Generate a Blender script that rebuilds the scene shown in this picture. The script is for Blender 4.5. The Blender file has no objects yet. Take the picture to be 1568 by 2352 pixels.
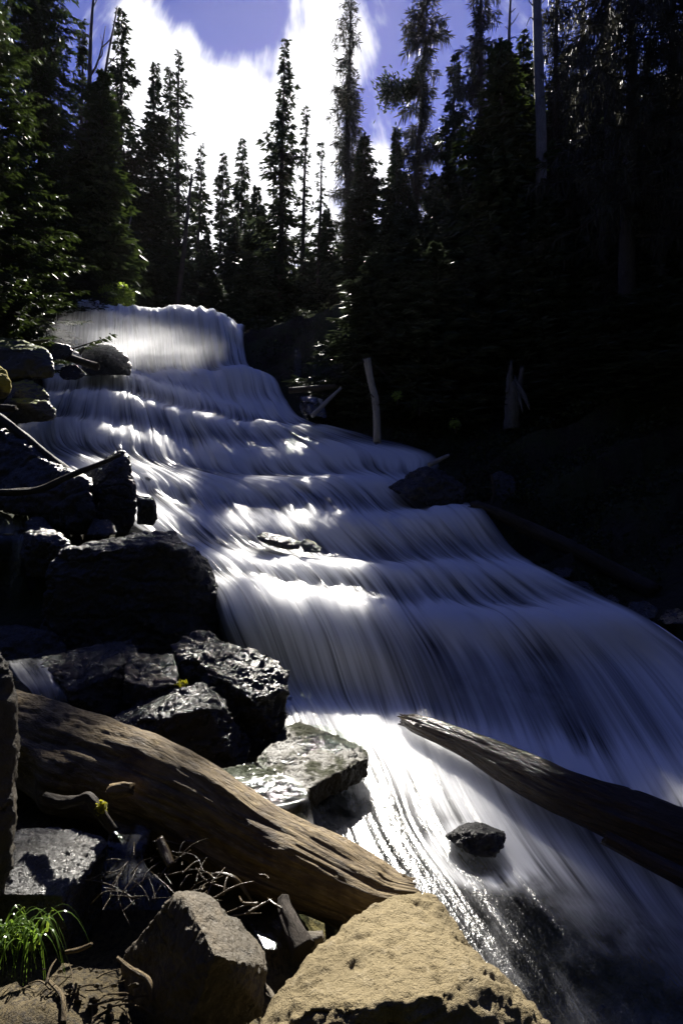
import bpy, bmesh, math, random
import numpy as np
from mathutils import Vector, Matrix, kdtree
from mathutils.bvhtree import BVHTree

SC = bpy.context.scene
COL = SC.collection
R = math.radians
# ------------------------------------------------------------------ camera
F = 1307.0                      # focal length in units of a 1568 x 2352 frame
cd = bpy.data.cameras.new('camera'); cam = bpy.data.objects.new('camera', cd); COL.objects.link(cam)
cd.sensor_fit = 'VERTICAL'; cd.sensor_height = 36.0; cd.sensor_width = 24.0
cd.lens = 36.0 * F / 2352.0
cd.clip_start = 0.05; cd.clip_end = 5000
cam.location = (0, 0, 0); cam.rotation_euler = (R(90), 0, 0)
SC.camera = cam

def P(x, y, Y):
    """point at distance Y in front of the viewpoint"""
    return np.array([(x - 784.0) / F * Y, Y, (1176.0 - y) / F * Y])

# ------------------------------------------------------------------ light
SUN_DX, SUN_DZ = (738 - 784) / F, (1176 - 85) / F
sdir = Vector((SUN_DX, 1.0, SUN_DZ)).normalized()
SUN_EL = math.asin(sdir.z); SUN_AZ = math.atan2(sdir.x, sdir.y)
EXPOSURE = 1.9
SUN_STRENGTH = 4.6
SKY_STRENGTH = 0.05

sl = bpy.data.lights.new('sun', 'SUN'); sun = bpy.data.objects.new('sun', sl); COL.objects.link(sun)
sl.energy = SUN_STRENGTH; sl.angle = R(0.8); sl.color = (1.0, 0.95, 0.86)
sun.rotation_euler = sdir.to_track_quat('Z', 'Y').to_euler()
sun.location = (0, 0, 60)

SC.view_settings.view_transform = 'Standard'
SC.view_settings.look = 'None'
SC.view_settings.exposure = EXPOSURE
SC.view_settings.gamma = 1.0
SC.render.engine = 'CYCLES'
SC.cycles.max_bounces = 6; SC.cycles.diffuse_bounces = 3; SC.cycles.glossy_bounces = 2
SC.cycles.transparent_max_bounces = 12; SC.cycles.volume_bounces = 0
SC.cycles.use_denoising = True
SC.cycles.sample_clamp_indirect = 4.0
SC.cycles.caustics_reflective = False; SC.cycles.caustics_refractive = False

class NT:
    """small helper for building node trees"""
    def __init__(s, tree): s.t = tree; s.n = tree.nodes; s.l = tree.links
    def node(s, kind, **kw):
        n = s.n.new(kind)
        for k, v in kw.items(): setattr(n, k, v)
        return n
    def put(s, sock, v):
        if hasattr(v, 'links') or isinstance(v, bpy.types.NodeSocket): s.l.new(v, sock)
        else: sock.default_value = v
    def math(s, op, a, b=None, c=None, clamp=False):
        n = s.node('ShaderNodeMath', operation=op, use_clamp=clamp)
        for i, v in enumerate((a, b, c)):
            if v is not None: s.put(n.inputs[i], v)
        return n.outputs[0]
    def mix(s, f, a, b, blend='MIX'):
        n = s.node('ShaderNodeMix', data_type='RGBA', blend_type=blend)
        s.put(n.inputs[0], f); s.put(n.inputs[6], a); s.put(n.inputs[7], b)
        return n.outputs[2]
    def ramp(s, f, lo, hi, a=0.0, b=1.0, kind='SMOOTHSTEP'):
        n = s.node('ShaderNodeMapRange', interpolation_type=kind)
        s.put(n.inputs[0], f); s.put(n.inputs[1], lo); s.put(n.inputs[2], hi); s.put(n.inputs[3], a); s.put(n.inputs[4], b)
        return n.outputs[0]
    def noise(s, vec, scale, detail=4, rough=.55, dist=0.0):
        n = s.node('ShaderNodeTexNoise'); s.put(n.inputs['Vector'], vec)
        n.inputs['Scale'].default_value = scale; n.inputs['Detail'].default_value = detail
        n.inputs['Roughness'].default_value = rough; n.inputs['Distortion'].default_value = dist
        return n.outputs[0]
    def mapping(s, vec, scale=(1, 1, 1), loc=(0, 0, 0)):
        n = s.node('ShaderNodeMapping'); s.put(n.inputs[0], vec)
        n.inputs['Scale'].default_value = scale; n.inputs['Location'].default_value = loc
        return n.outputs[0]

def build_world():
    w = bpy.data.worlds.new('World'); SC.world = w; w.use_nodes = True
    t = NT(w.node_tree); t.n.clear()
    out = t.node('ShaderNodeOutputWorld'); bg = t.node('ShaderNodeBackground')
    sky = t.node('ShaderNodeTexSky', sky_type='NISHITA')
    sky.sun_disc = False; sky.sun_elevation = SUN_EL; sky.sun_rotation = SUN_AZ
    sky.air_density = 1.0; sky.dust_density = 0.2; sky.ozone_density = 2.5; sky.altitude = 1500
    co = t.node('ShaderNodeTexCoord').outputs['Generated']
    sp = t.node('ShaderNodeSeparateXYZ'); t.put(sp.inputs[0], co)
    dy = t.math('MAXIMUM', sp.outputs[1], 0.05)
    px = t.math('DIVIDE', sp.outputs[0], dy); pz = t.math('DIVIDE', sp.outputs[2], dy)
    # wind-drawn texture: streaks run towards the sun's quarter of the sky
    sx, sz = SUN_DX, SUN_DZ
    ux = t.math('SUBTRACT', px, sx - .06); uz = t.math('SUBTRACT', pz, sz + .55)
    ang = t.math('ARCTAN2', ux, t.math('MULTIPLY', uz, -1.0)); rad = t.math('SQRT', t.math('ADD', t.math('MULTIPLY', ux, ux), t.math('MULTIPLY', uz, uz)))
    cv = t.node('ShaderNodeCombineXYZ'); t.put(cv.inputs[0], t.math('MULTIPLY', ang, 9.0)); t.put(cv.inputs[1], t.math('MULTIPLY', rad, 3.6))
    n1 = t.noise(cv.outputs[0], 1.6, 5, .55)
    cv2 = t.node('ShaderNodeCombineXYZ'); t.put(cv2.inputs[0], t.math('MULTIPLY', px, 7.0)); t.put(cv2.inputs[1], t.math('MULTIPLY', pz, 6.0))
    n2 = t.noise(cv2.outputs[0], 1.0, 4, .5)
    blobs = [(470, 250, 180, 190, 1.15), (400, 330, 110, 190, .9), (735, 70, 105, 190, 1.7), (722, 300, 48, 130, .9), (590, 300, 110, 150, .75), (560, 440, 160, 90, .8),
             (330, 250, 70, 200, .7), (320, 70, 75, 110, .75), (872, 385, 34, 62, 1.25), (600, 50, 150, 90, -1.1), (490, 320, 34, 26, -.5),
             (615, 350, 26, 60, -.45), (690, 200, 22, 70, -.35), (640, 180, 40, 40, -.25), (420, 560, 260, 110, .75), (760, 560, 160, 120, .8), (1010, 520, 60, 60, .4), (1240, 560, 120, 180, .35)]
    tot = None
    for (bx, by, rx, ry, a) in blobs:
        ex = t.math('DIVIDE', t.math('SUBTRACT', px, (bx - 784) / F), rx / F)
        ez = t.math('DIVIDE', t.math('SUBTRACT', pz, (1176 - by) / F), ry / F)
        d2 = t.math('ADD', t.math('MULTIPLY', ex, ex), t.math('MULTIPLY', ez, ez))
        g = t.math('MULTIPLY', t.math('POWER', 2.718, t.math('MULTIPLY', d2, -0.9)), a)
        tot = g if tot is None else t.math('ADD', tot, g)
    f = t.math('ADD', tot, t.math('ADD', t.math('MULTIPLY', t.math('SUBTRACT', n1, .5), 1.7), t.math('MULTIPLY', t.math('SUBTRACT', n2, .5), 2.1)))
    m = t.ramp(f, .22, 1.05)
    m = t.math('MULTIPLY', m, t.ramp(sp.outputs[1], .05, .3))
    skc = t.mix(1.0, sky.outputs[0], (0.35, 0.31, 0.60, 1), 'MULTIPLY')
    col = t.mix(m, skc, (6.6, 6.6, 6.9, 1))
    t.put(bg.inputs[0], col); bg.inputs[1].default_value = SKY_STRENGTH
    t.l.new(bg.outputs[0], out.inputs[0])
build_world()

# ------------------------------------------------------------------ numeric helpers
def _h(ix, iy, iz, seed):
    n = (ix * 374761393 + iy * 668265263 + iz * 2147483647 + seed * 1274126177) & 0x7fffffff
    n = ((n ^ (n >> 13)) * 1274126177) & 0x7fffffff
    n = (n ^ (n >> 16)) & 0xffff
    return n.astype(np.float64) / 32767.5 - 1.0
def vnoise(p, seed=0):
    p = np.asarray(p, float); i = np.floor(p).astype(np.int64); f = p - i; f = f * f * f * (f * (f * 6 - 15) + 10)
    r = 0
    for dx in (0, 1):
        wx = f[:, 0] if dx else 1 - f[:, 0]
        for dy in (0, 1):
            wy = f[:, 1] if dy else 1 - f[:, 1]
            for dz in (0, 1):
                wz = f[:, 2] if dz else 1 - f[:, 2]
                r = r + wx * wy * wz * _h(i[:, 0] + dx, i[:, 1] + dy, i[:, 2] + dz, seed)
    return r
def fbm(p, oct=4, seed=0, gain=.5):
    p = np.asarray(p, float); r = np.zeros(len(p)); a = 1.0
    for k in range(oct):
        r += a * vnoise(p * (2.03 ** k) + 17.3 * k, seed + k); a *= gain
    return r
def crom(pts, n):
    """Catmull-Rom through pts (k, d) -> (k-1)*n+1 points"""
    p = np.asarray(pts, float); p = np.vstack([2 * p[0] - p[1], p, 2 * p[-1] - p[-2]]); o = []
    for i in range(1, len(p) - 2):
        for t in np.linspace(0, 1, n, endpoint=False):
            a, b, c, d = p[i - 1], p[i], p[i + 1], p[i + 2]
            o.append(.5 * (2 * b + (c - a) * t + (2 * a - 5 * b + 4 * c - d) * t * t + (3 * b - a - 3 * c + d) * t ** 3))
    o.append(p[-2]); return np.array(o)

# ------------------------------------------------------------------ object helpers
def mesh_obj(name, v, f, mat=None, parent=None, smooth=True, uv=None, attr=None):
    me = bpy.data.meshes.new(name)
    v = np.asarray(v, float)
    if isinstance(f, np.ndarray):
        k = f.shape[1]; me.vertices.add(len(v)); me.vertices.foreach_set('co', v.ravel())
        me.loops.add(f.size); me.loops.foreach_set('vertex_index', f.ravel().astype(np.int32))
        me.polygons.add(len(f)); me.polygons.foreach_set('loop_start', np.arange(0, f.size, k, dtype=np.int32))
        me.polygons.foreach_set('loop_total', np.full(len(f), k, dtype=np.int32))
        me.update(calc_edges=True); me.validate()
    else:
        me.from_pydata([tuple(a) for a in v], [], f); me.update()
    if uv is not None:
        l = me.uv_layers.new(name='UVMap'); vi = np.empty(len(me.loops), np.int32); me.loops.foreach_get('vertex_index', vi)
        l.data.foreach_set('uv', np.asarray(uv, float)[vi].ravel())
    if attr is not None:
        for k, a in attr.items():
            at = me.attributes.new(k, 'FLOAT', 'POINT'); at.data.foreach_set('value', np.asarray(a, np.float32))
    me.polygons.foreach_set('use_smooth', np.full(len(me.polygons), smooth, dtype=bool))
    if mat: me.materials.append(mat)
    o = bpy.data.objects.new(name, me); COL.objects.link(o)
    if parent: o.parent = parent
    return o
def tag(o, label, cat, group=None):
    o['label'] = label; o['category'] = cat
    if group: o['group'] = group
    return o
def struct(o, kind='structure'): o['kind'] = kind; return o
def empty(name, loc, label, cat, group=None):
    e = bpy.data.objects.new(name, None); COL.objects.link(e); e.location = tuple(loc); e.empty_display_size = .2
    return tag(e, label, cat, group)
def centre_origin(o):
    me = o.data; n = len(me.vertices); c = np.empty(n * 3); me.vertices.foreach_get('co', c); c = c.reshape(-1, 3)
    m = np.array([c[:, 0].mean(), c[:, 1].mean(), c[:, 2].min()]); c -= m
    me.vertices.foreach_set('co', c.ravel()); me.update(); o.location = m
    return o

# ------------------------------------------------------------------ materials
def new_mat(name):
    m = bpy.data.materials.new(name); m.use_nodes = True; t = NT(m.node_tree); t.n.clear()
    out = t.node('ShaderNodeOutputMaterial'); b = t.node('ShaderNodeBsdfPrincipled')
    t.l.new(b.outputs[0], out.inputs[0]); return m, t, b, out
def bump(t, h, strength, dist, normal=None):
    n = t.node('ShaderNodeBump'); n.inputs['Strength'].default_value = strength; n.inputs['Distance'].default_value = dist
    t.put(n.inputs['Height'], h)
    if normal is not None: t.put(n.inputs['Normal'], normal)
    return n.outputs[0]
def rock_mat(name, c1, c2, c3, rough=(.25, .6), fine=60.0, bs=.8, bd=.01, moss=None, moss_amt=.5, spec=.5, mossz=(.25, .7)):
    m, t, b, out = new_mat(name)
    co = t.node('ShaderNodeTexCoord').outputs['Object']
    big = t.noise(co, 2.2, 5, .6); mid = t.noise(co, 11, 5, .65, .3); fin = t.noise(co, fine, 4, .7)
    c = t.mix(t.ramp(big, .35, .65), c1, c2); c = t.mix(t.ramp(mid, .5, .75), c, c3)
    c = t.mix(t.math('MULTIPLY', t.ramp(fin, .5, .75), .5), c, tuple(.45 * k for k in c1[:3]) + (1,))
    r = t.ramp(mid, .3, .7, rough[0], rough[1])
    h = t.math('ADD', t.math('MULTIPLY', fin, .55), t.math('ADD', t.math('MULTIPLY', mid, 1.2), t.math('MULTIPLY', t.noise(co, fine * 2.7, 3, .7), .3)))
    nrm = bump(t, h, bs, bd)
    if moss:
        g = t.node('ShaderNodeNewGeometry'); s = t.node('ShaderNodeSeparateXYZ'); t.put(s.inputs[0], g.outputs['Normal'])
        k = t.math('MULTIPLY', t.ramp(s.outputs[2], mossz[0], mossz[1]), t.ramp(t.noise(co, 4, 5, .7), .62 - moss_amt * .35, .72 - moss_amt * .3))
        mc = t.mix(t.noise(co, 35, 3, .7), moss, tuple(k2 * .35 for k2 in moss[:3]) + (1,))
        c = t.mix(k, c, mc); r = t.mix(k, r, (.9, .9, .9, 1))
    t.put(b.inputs['Base Color'], c); t.put(b.inputs['Roughness'], r); t.put(b.inputs['Normal'], nrm)
    b.inputs['Specular IOR Level'].default_value = spec
    return m
M = {}
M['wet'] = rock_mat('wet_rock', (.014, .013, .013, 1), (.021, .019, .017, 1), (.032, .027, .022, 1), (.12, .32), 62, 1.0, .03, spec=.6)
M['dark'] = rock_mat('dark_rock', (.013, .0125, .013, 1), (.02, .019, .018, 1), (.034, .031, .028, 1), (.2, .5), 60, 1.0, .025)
M['mossy'] = rock_mat('mossy_rock', (.02, .02, .02, 1), (.03, .03, .028, 1), (.05, .047, .043, 1), (.25, .55), 55, .8, .02, moss=(.17, .20, .02, 1), moss_amt=.8, mossz=(.55, .85))
M['mossball'] = rock_mat('moss_boulder', (.05, .045, .03, 1), (.06, .05, .03, 1), (.08, .07, .04, 1), (.6, .9), 55, .9, .03, moss=(.42, .33, .02, 1), moss_amt=1.5, mossz=(-.7, -.2))
M['tan'] = rock_mat('tan_rock', (.225, .18, .10, 1), (.155, .122, .066, 1), (.28, .235, .155, 1), (.75, .95), 70, 1.0, .03, spec=.2)
M['brown'] = rock_mat('brown_rock', (.10, .08, .053, 1), (.065, .054, .036, 1), (.16, .13, .09, 1), (.45, .8), 70, 1.0, .03, spec=.4)
M['slabwet'] = rock_mat('wet_slab', (.10, .10, .10, 1), (.07, .065, .06, 1), (.13, .13, .13, 1), (.2, .38), 55, 1.0, .03, spec=.6)
M['olive'] = rock_mat('algae_slab', (.018, .015, .008, 1), (.028, .022, .010, 1), (.04, .031, .014, 1), (.35, .6), 45, .8, .015, moss=(.03, .033, .009, 1), moss_amt=.4, spec=.25)

def soil_mat():
    m, t, b, out = new_mat('soil')
    co = t.node('ShaderNodeTexCoord').outputs['Object']
    a = t.noise(co, 3, 6, .65); c = t.noise(co, 28, 6, .7); v = t.noise(co, 120, 4, .7)
    col = t.mix(t.ramp(a, .35, .65), (.10, .075, .035, 1), (.16, .125, .06, 1)); col = t.mix(t.ramp(c, .45, .7), col, (.055, .04, .02, 1))
    col = t.mix(t.math('MULTIPLY', t.ramp(v, .55, .75), .6), col, (.26, .2, .1, 1))
    t.put(b.inputs['Base Color'], col); b.inputs['Roughness'].default_value = .85; b.inputs['Specular IOR Level'].default_value = .25
    t.put(b.inputs['Normal'], bump(t, t.math('ADD', c, t.math('MULTIPLY', v, .5)), 1.0, .03))
    return m
M['soil'] = soil_mat()
def forest_floor():
    m, t, b, out = new_mat('forest_floor')
    co = t.node('ShaderNodeTexCoord').outputs['Object']
    a = t.noise(co, .8, 6, .65); c = t.noise(co, 9, 6, .7)
    col = t.mix(t.ramp(a, .4, .6), (.03, .026, .02, 1), (.035, .045, .018, 1)); col = t.mix(t.ramp(c, .5, .7), col, (.05, .043, .035, 1))
    t.put(b.inputs['Base Color'], col); b.inputs['Roughness'].default_value = .8; b.inputs['Specular IOR Level'].default_value = .2
    t.put(b.inputs['Normal'], bump(t, c, 1.0, .12))
    return m
M['floor'] = forest_floor()
def wood_mat(name, c1, c2, c3, rough=(.6, .9), spec=.3, su=9, sv=1.2, bd=.01, patch=None):
    m, t, b, out = new_mat(name)
    uv = t.node('ShaderNodeTexCoord').outputs['UV']
    co = t.node('ShaderNodeTexCoord').outputs['Object']
    g = t.noise(t.mapping(uv, (su, sv, 1)), 3.0, 6, .65, .6); g2 = t.noise(t.mapping(uv, (su * 4, sv * 2.2, 1)), 3.0, 4, .7); big = t.noise(co, 3.0, 5, .6)
    col = t.mix(t.ramp(g, .35, .65), c1, c2); col = t.mix(t.ramp(g2, .5, .72), col, c3); 
    col = t.mix(t.ramp(big, .5, .68), col, patch or tuple(.6 * k for k in c1[:3]) + (1,))
    t.put(b.inputs['Base Color'], col); t.put(b.inputs['Roughness'], t.ramp(g2, .3, .7, rough[0], rough[1])); b.inputs['Specular IOR Level'].default_value = spec
    t.put(b.inputs['Normal'], bump(t, t.math('ADD', g, t.math('MULTIPLY', g2, .6)), 1.0, bd))
    return m
M['log'] = wood_mat('weathered_log', (.185, .135, .068, 1), (.095, .066, .034, 1), (.27, .21, .12, 1), (.6, .85), .3, 3.0, .9, .03, (.065, .043, .024, 1))
M['wetlog'] = wood_mat('wet_log', (.030, .018, .008, 1), (.018, .011, .006, 1), (.06, .036, .014, 1), (.10, .26), .28, 4, .8, .015)
M['darklog'] = wood_mat('dark_log', (.05, .042, .035, 1), (.035, .03, .026, 1), (.08, .07, .055, 1), (.55, .8), .15, 9, 1.2, .015)
M['snag'] = wood_mat('bleached_wood', (.30, .285, .28, 1), (.20, .19, .185, 1), (.38, .36, .35, 1), (.7, .9), .2, 8, .8, .012, (.12, .11, .105, 1))
M['oldwood'] = wood_mat('old_wood', (.13, .125, .13, 1), (.07, .068, .07, 1), (.19, .185, .19, 1), (.7, .9), .2, 8, .8, .012, (.08, .075, .075, 1))
M['twig'] = wood_mat('twig', (.06, .042, .02, 1), (.03, .022, .012, 1), (.10, .075, .035, 1), (.12, .4), .5, 6, 1.2, .004)
M['bark'] = wood_mat('tree_bark', (.055, .045, .038, 1), (.035, .03, .026, 1), (.09, .08, .07, 1), (.75, .95), .15, 10, 3.0, .02)

def leaf_mat(name, c1, c2, trans=.35, tcol=None, rough=.5):
    m, t, b, out = new_mat(name)
    co = t.node('ShaderNodeTexCoord').outputs['Object']; n = t.noise(co, 1.3, 4, .6)
    rnd = t.node('ShaderNodeNewGeometry').outputs['Random Per Island']
    col = t.mix(t.math('ADD', t.math('MULTIPLY', n, .5), t.math('MULTIPLY', rnd, .5)), c1, c2)
    t.put(b.inputs['Base Color'], col); b.inputs['Roughness'].default_value = rough; b.inputs['Specular IOR Level'].default_value = .3 if 'needle' not in name else .08
    tr = t.node('ShaderNodeBsdfTranslucent'); t.put(tr.inputs[0], tcol or col)
    mx = t.node('ShaderNodeMixShader'); mx.inputs[0].default_value = trans
    t.l.new(b.outputs[0], mx.inputs[1]); t.l.new(tr.outputs[0], mx.inputs[2]); t.l.new(mx.outputs[0], out.inputs[0])
    return m
M['needle'] = leaf_mat('needles', (.016, .025, .011, 1), (.032, .044, .017, 1), .14, (.06, .09, .018, 1))
M['needle_dark'] = leaf_mat('dark_needles', (.022, .032, .018, 1), (.045, .055, .028, 1), .2)
M['lichen'] = leaf_mat('lichen_needles', (.022, .024, .016, 1), (.065, .062, .045, 1), .2)
M['leaf'] = leaf_mat('bush_leaves', (.07, .12, .02, 1), (.14, .20, .04, 1), .5, (.30, .40, .05, 1), .4)
M['grass'] = leaf_mat('grass_blades', (.04, .075, .015, 1), (.07, .115, .025, 1), .4, (.15, .25, .03, 1), .2)
M['mossleaf'] = leaf_mat('moss_tuft', (.16, .17, .02, 1), (.26, .24, .03, 1), .5, (.45, .42, .03, 1), .6)

def water_mat(name, su=15, sv=.3, lo=.0, hi=1.0, clear=(.80, .86, .80, 1), foamcol=(.74, .75, .77, 1), bd=.05, rip=0.0, sss=0.0, gloss=.16, gbump=.28):
    m, t, b, out = new_mat(name)
    tc = t.node('ShaderNodeTexCoord'); uv = tc.outputs['UV']; co = tc.outputs['Object']
    a = t.node('ShaderNodeAttribute', attribute_name='foam').outputs['Fac']
    s1 = t.noise(t.mapping(uv, (su, sv, 1)), 1.0, 4, .6, .15); s2 = t.noise(t.mapping(uv, (su * 5.5, sv * 1.3, 1)), 1.0, 3, .6)
    big = t.noise(t.mapping(uv, (su * .26, sv * 1.1, 1)), 1.0, 3, .5, .3)
    s = t.math('ADD', t.math('MULTIPLY', s1, .30), t.math('ADD', t.math('MULTIPLY', s2, .05), t.math('MULTIPLY', big, .65)))
    al = t.math('ADD', a, t.math('MULTIPLY', t.math('SUBTRACT', s, .5), t.ramp(a, .3, .58, .22, 2.9)))
    if rip:
        r1 = t.math('ADD', t.math('MULTIPLY', t.noise(t.mapping(co, (1, .7, 1)), rip * .28, 4, .55, .3), .75), t.math('MULTIPLY', t.noise(t.mapping(uv, (1, .35, 1)), rip * 1.8, 4, .6), .25))
        al = t.math('ADD', al, t.math('MULTIPLY', t.math('SUBTRACT', r1, .5), t.ramp(a, .46, .34, 0, 1.1)))
    al = t.ramp(al, lo, hi)
    al = t.math('MULTIPLY', al, t.node('ShaderNodeAttribute', attribute_name='edge').outputs['Fac'])
    h = t.math('ADD', t.math('MULTIPLY', s1, .6), t.math('MULTIPLY', s2, .12))
    nrm = bump(t, h, .35, bd)
    d = t.node('ShaderNodeBsdfDiffuse'); d.inputs[0].default_value = foamcol; t.put(d.inputs[2], nrm)
    tr = t.node('ShaderNodeBsdfTranslucent'); tr.inputs[0].default_value = foamcol; t.put(tr.inputs[1], nrm)
    if sss:
        fm = t.node('ShaderNodeBsdfPrincipled'); fm.inputs['Base Color'].default_value = foamcol; fm.inputs['Roughness'].default_value = .6; fm.inputs['Specular IOR Level'].default_value = .1
        fm.inputs['Subsurface Weight'].default_value = 1.0; fm.inputs['Subsurface Radius'].default_value = (1, 1, 1); fm.inputs['Subsurface Scale'].default_value = sss; t.put(fm.inputs['Normal'], nrm)
    else:
        fm = t.node('ShaderNodeMixShader'); fm.inputs[0].default_value = .42
        t.l.new(d.outputs[0], fm.inputs[1]); t.l.new(tr.outputs[0], fm.inputs[2])
    tp = t.node('ShaderNodeBsdfTransparent'); tp.inputs[0].default_value = clear
    gl = t.node('ShaderNodeBsdfGlossy'); gl.inputs['Roughness'].default_value = gloss; gl.inputs[0].default_value = (1, 1, 1, 1)
    if rip:
        t.put(gl.inputs['Normal'], bump(t, t.math('ADD', t.noise(t.mapping(co, (1, .6, 1)), rip * 1.5, 4, .65, .2), t.math('MULTIPLY', s1, .25)), gbump, .02))
    else: t.put(gl.inputs['Normal'], nrm)
    fr = t.node('ShaderNodeFresnel'); fr.inputs[0].default_value = 1.33
    wm = t.node('ShaderNodeMixShader'); t.put(wm.inputs[0], t.math('MULTIPLY', fr.outputs[0], 1.0, clamp=True))
    t.l.new(tp.outputs[0], wm.inputs[1]); t.l.new(gl.outputs[0], wm.inputs[2])
    mx = t.node('ShaderNodeMixShader'); t.put(mx.inputs[0], al)
    t.l.new(wm.outputs[0], mx.inputs[1]); t.l.new(fm.outputs[0], mx.inputs[2])
    t.l.new(mx.outputs[0], out.inputs[0])
    return m
M['water'] = water_mat('stream_water', rip=16.0, sss=.6)
M['film'] = water_mat('thin_water', 12, .7, .28, 1.1, (.75, .8, .72, 1), rip=18.0, gloss=.07, gbump=.35)

# ------------------------------------------------------------------ water sheet
def yz(y, z): return z * F / (1176.0 - y)
ROWS = [  # xs, ys, depth, foam   (flow order, seven stream lines left to right)
 ([120,200,270,340,420,500,570],[800]*7, 24.0, 1),
 ([122,200,268,338,419,500,562],[718,704,715,719,716,727,754], 19.2, 1),
 ([130,205,270,340,420,500,558],[710,691,706,712,705,722,766], 18.0, 1),
 ([122,200,268,342,424,508,564],[750,742,752,759,756,770,802], 17.6, .72),
 ([112,196,270,350,432,520,575],[815,825,838,842,838,838,842], 16.9, .5),
 ([106,192,275,365,450,560,630],[838,838,846,856,852,845,866], 16.0, 1),
 ([103,195,280,375,470,575,655],[852,848,855,872,895,905,908], 15.4, .7),
 ([100,198,290,385,490,595,690],[866,856,862,888,920,935,948], 14.6, 1),
 ([96,195,295,395,500,612,735],[900,890,898,925,952,965,975], 14.1, .48),
 ([85,188,290,380,480,625,775],[914,905,910,938,962,970,985], 13.3, 1),
 ([62,175,295,400,510,665,870],[958,950,965,990,1010,1005,1010], 12.8, .48),
 ([35,160,300,405,540,705,1000],[985,968,998,1030,1045,1040,1042], 12.0, 1),
 ([50,180,315,435,575,745,1010],[1030,1030,1050,1075,1090,1085,1085], 11.5, .48),
 ([110,290,420,550,690,825,1030],[1075,1085,1105,1112,1100,1105,1130], 10.7, 1),
 ([180,325,460,600,750,890,1060],[1125,1135,1155,1160,1150,1160,1155], 10.2, .48),
 ([250,385,500,635,780,930,1110],[1175,1185,1200,1205,1195,1185,1170], 9.2, 1),
 ([330,440,560,690,860,1010,1180],[1225,1240,1255,1265,1275,1270,1260], 8.6, .48),
 ([400,505,630,765,910,1060,1265],[1270,1280,1290,1290,1300,1300,1315], 7.6, 1),
 ([440,545,680,820,965,1140,1370],[1310,1320,1340,1350,1370,1375,1365], 7.2, .48),
 ([490,580,705,840,1000,1230,1480],[1360,1350,1365,1385,1410,1415,1415], 6.4, 1),
 ([520,625,750,890,1070,1330,1620],[1440,1430,1450,1480,1510,1530,1510], 6.0, [.7,.85,.85,.6,.47,.5,.75]),
 ([580,680,795,940,1130,1420,1760],[1560,1575,1590,1610,1640,1670,1670], (-1.75,-1.95), [.62,.72,.68,.5,.46,.48,.72]),
 ([640,720,830,960,1160,1480,1850],[1630,1640,1655,1680,1720,1770,1780], (-1.83,-2.0), [.6,.85,.95,1,.95,.8,.8]),
 ([660,770,885,1010,1210,1540,1900],[1740,1750,1770,1790,1830,1870,1880], (-1.9,-2.05), [.06,.15,.5,.82,.7,.6,.6]),
 ([690,810,930,1080,1290,1600,1950],[1870,1880,1895,1920,1955,1985,1990], (-1.95,-2.08), [.26,.14,.14,.38,.75,.45,.4]),
 ([740,880,1030,1190,1390,1680,2050],[2020,2030,2045,2065,2090,2110,2110], (-2.0,-2.1), [.2,.14,.11,.11,.34,.45,.35]),
 ([820,1000,1180,1360,1560,1850,2250],[2250,2260,2270,2285,2300,2300,2300], (-2.05,-2.12), [.08,.07,.08,.08,.1,.1,.1]),
 ([800,1100,1350,1560,1800,2100,2500],[2560]*7, (-2.1,-2.15), .03),
]
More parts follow.
